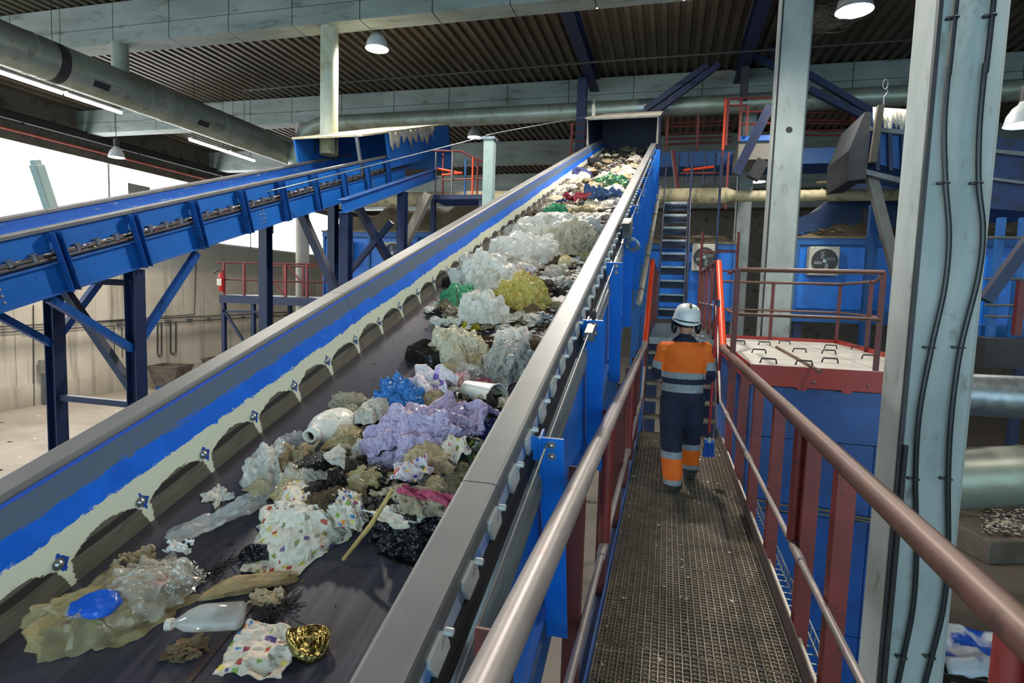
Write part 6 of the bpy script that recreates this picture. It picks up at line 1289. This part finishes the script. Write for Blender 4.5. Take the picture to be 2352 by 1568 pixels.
limb(BM, [SR+V((-.03, 0, .02)), SR.lerp(ER, .5), ER], [.072, .07, .058]); limb(BM, [ER+V((0, -.012, -.004)), ER.lerp(WR_, .5), WR_], [.056, .048, .038])
limb(BM, [SL+V((.03, 0, .02)), SL.lerp(EL, .5), EL], [.072, .07, .058]); limb(BM, [EL+V((0, -.012, -.004)), EL.lerp(WL, .5), WL], [.056, .048, .038])
# neck and head, face towards the stairs
limb(BM, [DP(.177, 5.67, 1.42), DP(.18, 5.685, 1.48), DP(.182, 5.70, 1.54)], [.062, .056, .056])
ell(BM, DP(.182, 5.715, 1.585), (.074, .092, .108)); ell(BM, DP(.182, 5.765, 1.54), (.052, .05, .06)); ell(BM, DP(.182, 5.812, 1.57), (.012, .02, .022))
for s in (-1, 1): ell(BM, DP(.182+s*.075, 5.71, 1.575), (.012, .02, .03))
# gloved hands: palm, four fingers closed round the stick, thumb
ST0, ST1 = ony(1650, 688, 5.88), ony(1628, 1003, 5.88)
def hand(m, w, stick_c, axis):
    d = (stick_c-w).normalized(); side = axis.cross(d).normalized()
    M = Matrix((side, d, axis)).transposed()
    ell(m, w.lerp(stick_c, .45)-side*.012, (.022, .046, .04), M)
    for i, (l, r) in enumerate(((1.0, .0095), (1.08, .010), (1.02, .0095), (.85, .0085))):
        o_ = axis*(.033-.022*i); pts = []
        for a in (200, 150, 95, 40, -10): pts.append(stick_c+o_+(d*(-math.cos(R(a-180)))*1.0+side*math.sin(R(a-180)))*.024*(1.05 if a > 100 else .95)*l)
        pts = [w.lerp(stick_c, .6)-side*.014+o_]+[stick_c+o_-side*.024, stick_c+o_-side*.014+d*.022, stick_c+o_+side*.012+d*.023*l, stick_c+o_+side*.024-d*.002]
        m.tube(spline(pts, 4), r, 8)
    m.tube(spline([w.lerp(stick_c, .35)+axis*.02, stick_c+axis*.045-d*.022+side*.01, stick_c+axis*.05+side*.022, stick_c+axis*.04+side*.026+d*.015], 4), .0105, 8)
hc = ST0.lerp(ST1, (ST0.z-(DZ+1.20))/(ST0.z-ST1.z)); ax = (ST0-ST1).normalized()
hand(BM, WR_, hc, ax); hand(BM, WL, WL+V((.03, .07, .0)), V((.2, 0, 1)).normalized())
bo_ = BM.build('body_tmp', NAVY)
rm = bo_.modifiers.new('r', 'REMESH'); rm.mode = 'VOXEL'; rm.voxel_size = .0085; rm.use_smooth_shade = True
smd = bo_.modifiers.new('s', 'SMOOTH'); smd.factor = .5; smd.iterations = 4
dg = bpy.context.evaluated_depsgraph_get(); me = bpy.data.meshes.new_from_object(bo_.evaluated_get(dg)); bpy.data.objects.remove(bo_); me.name = 'body'
HV = pm('hi_vis_orange', 'ee6410', 'f57a1c', 7, .75, bump=.5, bsc=16, bdist=.012); NV = pm('navy_workwear', '1a2036', '222a44', 8, .85, bump=.5, bsc=18, bdist=.012)
RF = pm('reflective_tape', '9aa3a8', '868f94', 20, .5, bump=.2, bsc=30); SK = pm('skin', 'b98b70', 'a87a60', 20, .6); GL = pm('dark_glove', '3a4450', '2a3038', 20, .8); BT = pm('work_boot', '4c4a48', '2c2a2a', 12, .8); HA = pm('dark_hair', '1c1714', '2a221c', 60, .7, bump=.5, bsc=90)
MATS = [NV, HV, RF, SK, GL, BT, HA]
me.materials.clear()
for m_ in MATS: me.materials.append(m_)
def sd(p, a, b): t = max(0, min(1, (p-a).dot(b-a)/(b-a).length_squared)); return (p-(a+(b-a)*t)).length, t
idx = []
for pl_ in me.polygons:
    p = pl_.center; z = p.z-DZ; mi = 0
    da, ta = sd(p, SR, ER); db, tb_ = sd(p, ER, WR_); dc, tc_ = sd(p, SL, EL); de, te = sd(p, EL, WL)
    arm = min((da/.072, 'u', ta), (db/.05, 'f', tb_), (dc/.072, 'u', tc_), (de/.05, 'f', te))
    hnd = min((p-hc).length, (p-(WL+V((.03, .07, 0)))).length)
    inarm = arm[0] < 1.12 and (p.x > .375 or p.x < -.02 or (arm[1] == 'f' and arm[0] < 1.05 and (p.x > .36 or p.y > 5.74))) and z > .98
    if hnd < .075 and z > .95 and (p.x > .38 or p.y > 5.84): mi = 4
    elif inarm:
        if arm[1] == 'u': mi = 1 if arm[2] < .52 else (2 if arm[2] < .80 else 0)
        else: mi = 2 if .30 < arm[2] < .55 else 0
    elif z > 1.475: mi = 6 if (p.y < 5.73 and z > 1.535) else 3
    elif z > 1.405 and abs(p.x-.177) < .13: mi = 0
    elif z > 1.12: mi = 1
    elif z > 1.065: mi = 2
    elif z > 1.01: mi = 0
    elif z > .935: mi = 2
    elif z > .5: mi = 0
    else:
        r_leg = p.x > .215 or p.y > 5.86
        b0, b1, b2, b3 = (.085, .13, .315, .375) if not r_leg else (.12, .17, .335, .395)
        mi = 0 if z > b3 else 2 if z > b2 else 1 if z > b1 else 2 if z > b0 else 5
    idx.append(mi)
me.polygons.foreach_set('material_index', idx)
man = thing('person', 'worker in orange and navy hi-vis clothes and white hard hat walking along the walkway', 'person', (.2, 5.7, DZ))
me.transform(Matrix.Translation((-.2, -5.7, -DZ)))
o = bpy.data.objects.new('body', me); COL.objects.link(o); o.parent = man
# hard hat with strap, ear defenders
k = NT('scuffed_white_helmet'); n1 = k.noise(k.coord(), 60, 3); c = k.mix(k.ramp(n1, [(.66, 0.), (.70, .8)]), 'e6e8e4', '3a3c40'); k.l(c, k.b.inputs['Base Color']); k.b.inputs['Roughness'].default_value = .3
HC = DP(.180, 5.70, 1.60); MH_ = Matrix.Translation(HC) @ Matrix.Rotation(R(6), 4, 'X') @ Matrix.Rotation(R(7), 4, 'Y')
m = MB(); pr = [(1.13, .0), (1.08, .01), (1.03, .03), (1.0, .06), (.96, .085), (.86, .115), (.70, .138), (.48, .152), (.24, .159), (0, .161)]
m.lathe([(r, z) for r, z in pr], 36, None, cap=False); m.v = [tuple(MH_ @ V((x*.118, y*.142, z+(.0 if y > -.2 else -.022*(-y-.2)*1.2)))) for x, y, z in m.v]
hel = m.build('helmet', k.m, man, smooth='all', solid=.004)
m = MB(); m.v = []; P = []
for i in range(15):
    a = R(-12+i*204/14); P.append([MH_ @ V((s*.011+.012, -math.cos(a)*.142*.99, .012+.151*max(-.05, math.sin(a))+.004)) for s in (-1, 1)])
m.grid(P); m.build('helmet_strap', DARKM, hel, solid=.004)
m = MB(); m.tube([MH_ @ V((.128*math.cos(a)*.95, .150*math.sin(a), .008)) for a in [R(-160+i*14) for i in range(11)]], .008, 6); m.build('goggle_strap', pm('green_strap', '2f3f3a', '3d4f48', 9, .8), hel)
for s in (-1, 1):
    c = DP(.182+s*.108, 5.69, 1.535); m = MB(); ell(m, c, (.032, .045, .06)); em_ = m.build('ear_defender', pm('ear_cup_black', '15171c', '1e2128', 10, .3), man, smooth='all')
    MB().tube(spline([c+V((s*.018, 0, .03)), c+V((s*.022, 0, .07)), MH_ @ V((s*.125, 0, .03))], 4), .007, 6).build('arm', DARKM, em_, smooth=True)
# broom in the gloved hand
br = thing('hand_brush', 'long red handled brush with blue head held by the worker', 'brush', ST1)
MB().tube([ST0, ST1], .0125, 12).build('handle', pm('red_stick', '9e1c22', 'b2262a', 8, .4), br, smooth=True)
MB().tube([ST0, ST0.lerp(ST1, .05)], .017, 10).build('grip', pm('blue_grip', '2a3f5c', '34496a', 8, .5), br, smooth=True)
q = ony(1629, 1010, 5.88); e = ony(1630, 1050, 5.88)
MB().tube([ST1+V((0, 0, .04)), q], [.014, .022], 10).build('socket', DARKM, br, smooth=True)
m = MB(); m.box(q.x-.045, q.x+.045, q.y-.03, q.y+.03, q.z-.03, q.z+.005); m.build('head_block', BLUE, br, bevel=.006)
m = MB(); rg = random.Random(4)
for i in range(120):
    x, y = rg.uniform(-.04, .04), rg.uniform(-.025, .025); m.tube([(q.x+x, q.y+y, q.z-.02), (q.x+x*1.35+rg.uniform(-.006, .006), q.y+y*1.35, e.z+rg.uniform(0, .02))], .0022, 4, cap=False)
b_ = m.build('bristles', pm('blue_bristle', '2f66c0', '3a74d0', 8, .5), br); b_['kind'] = 'stuff'
MB().box(q.x-.014, q.x+.014, q.y-.034, q.y-.031, q.z-.02, q.z+.03).build('sticker', WHITEP, br)
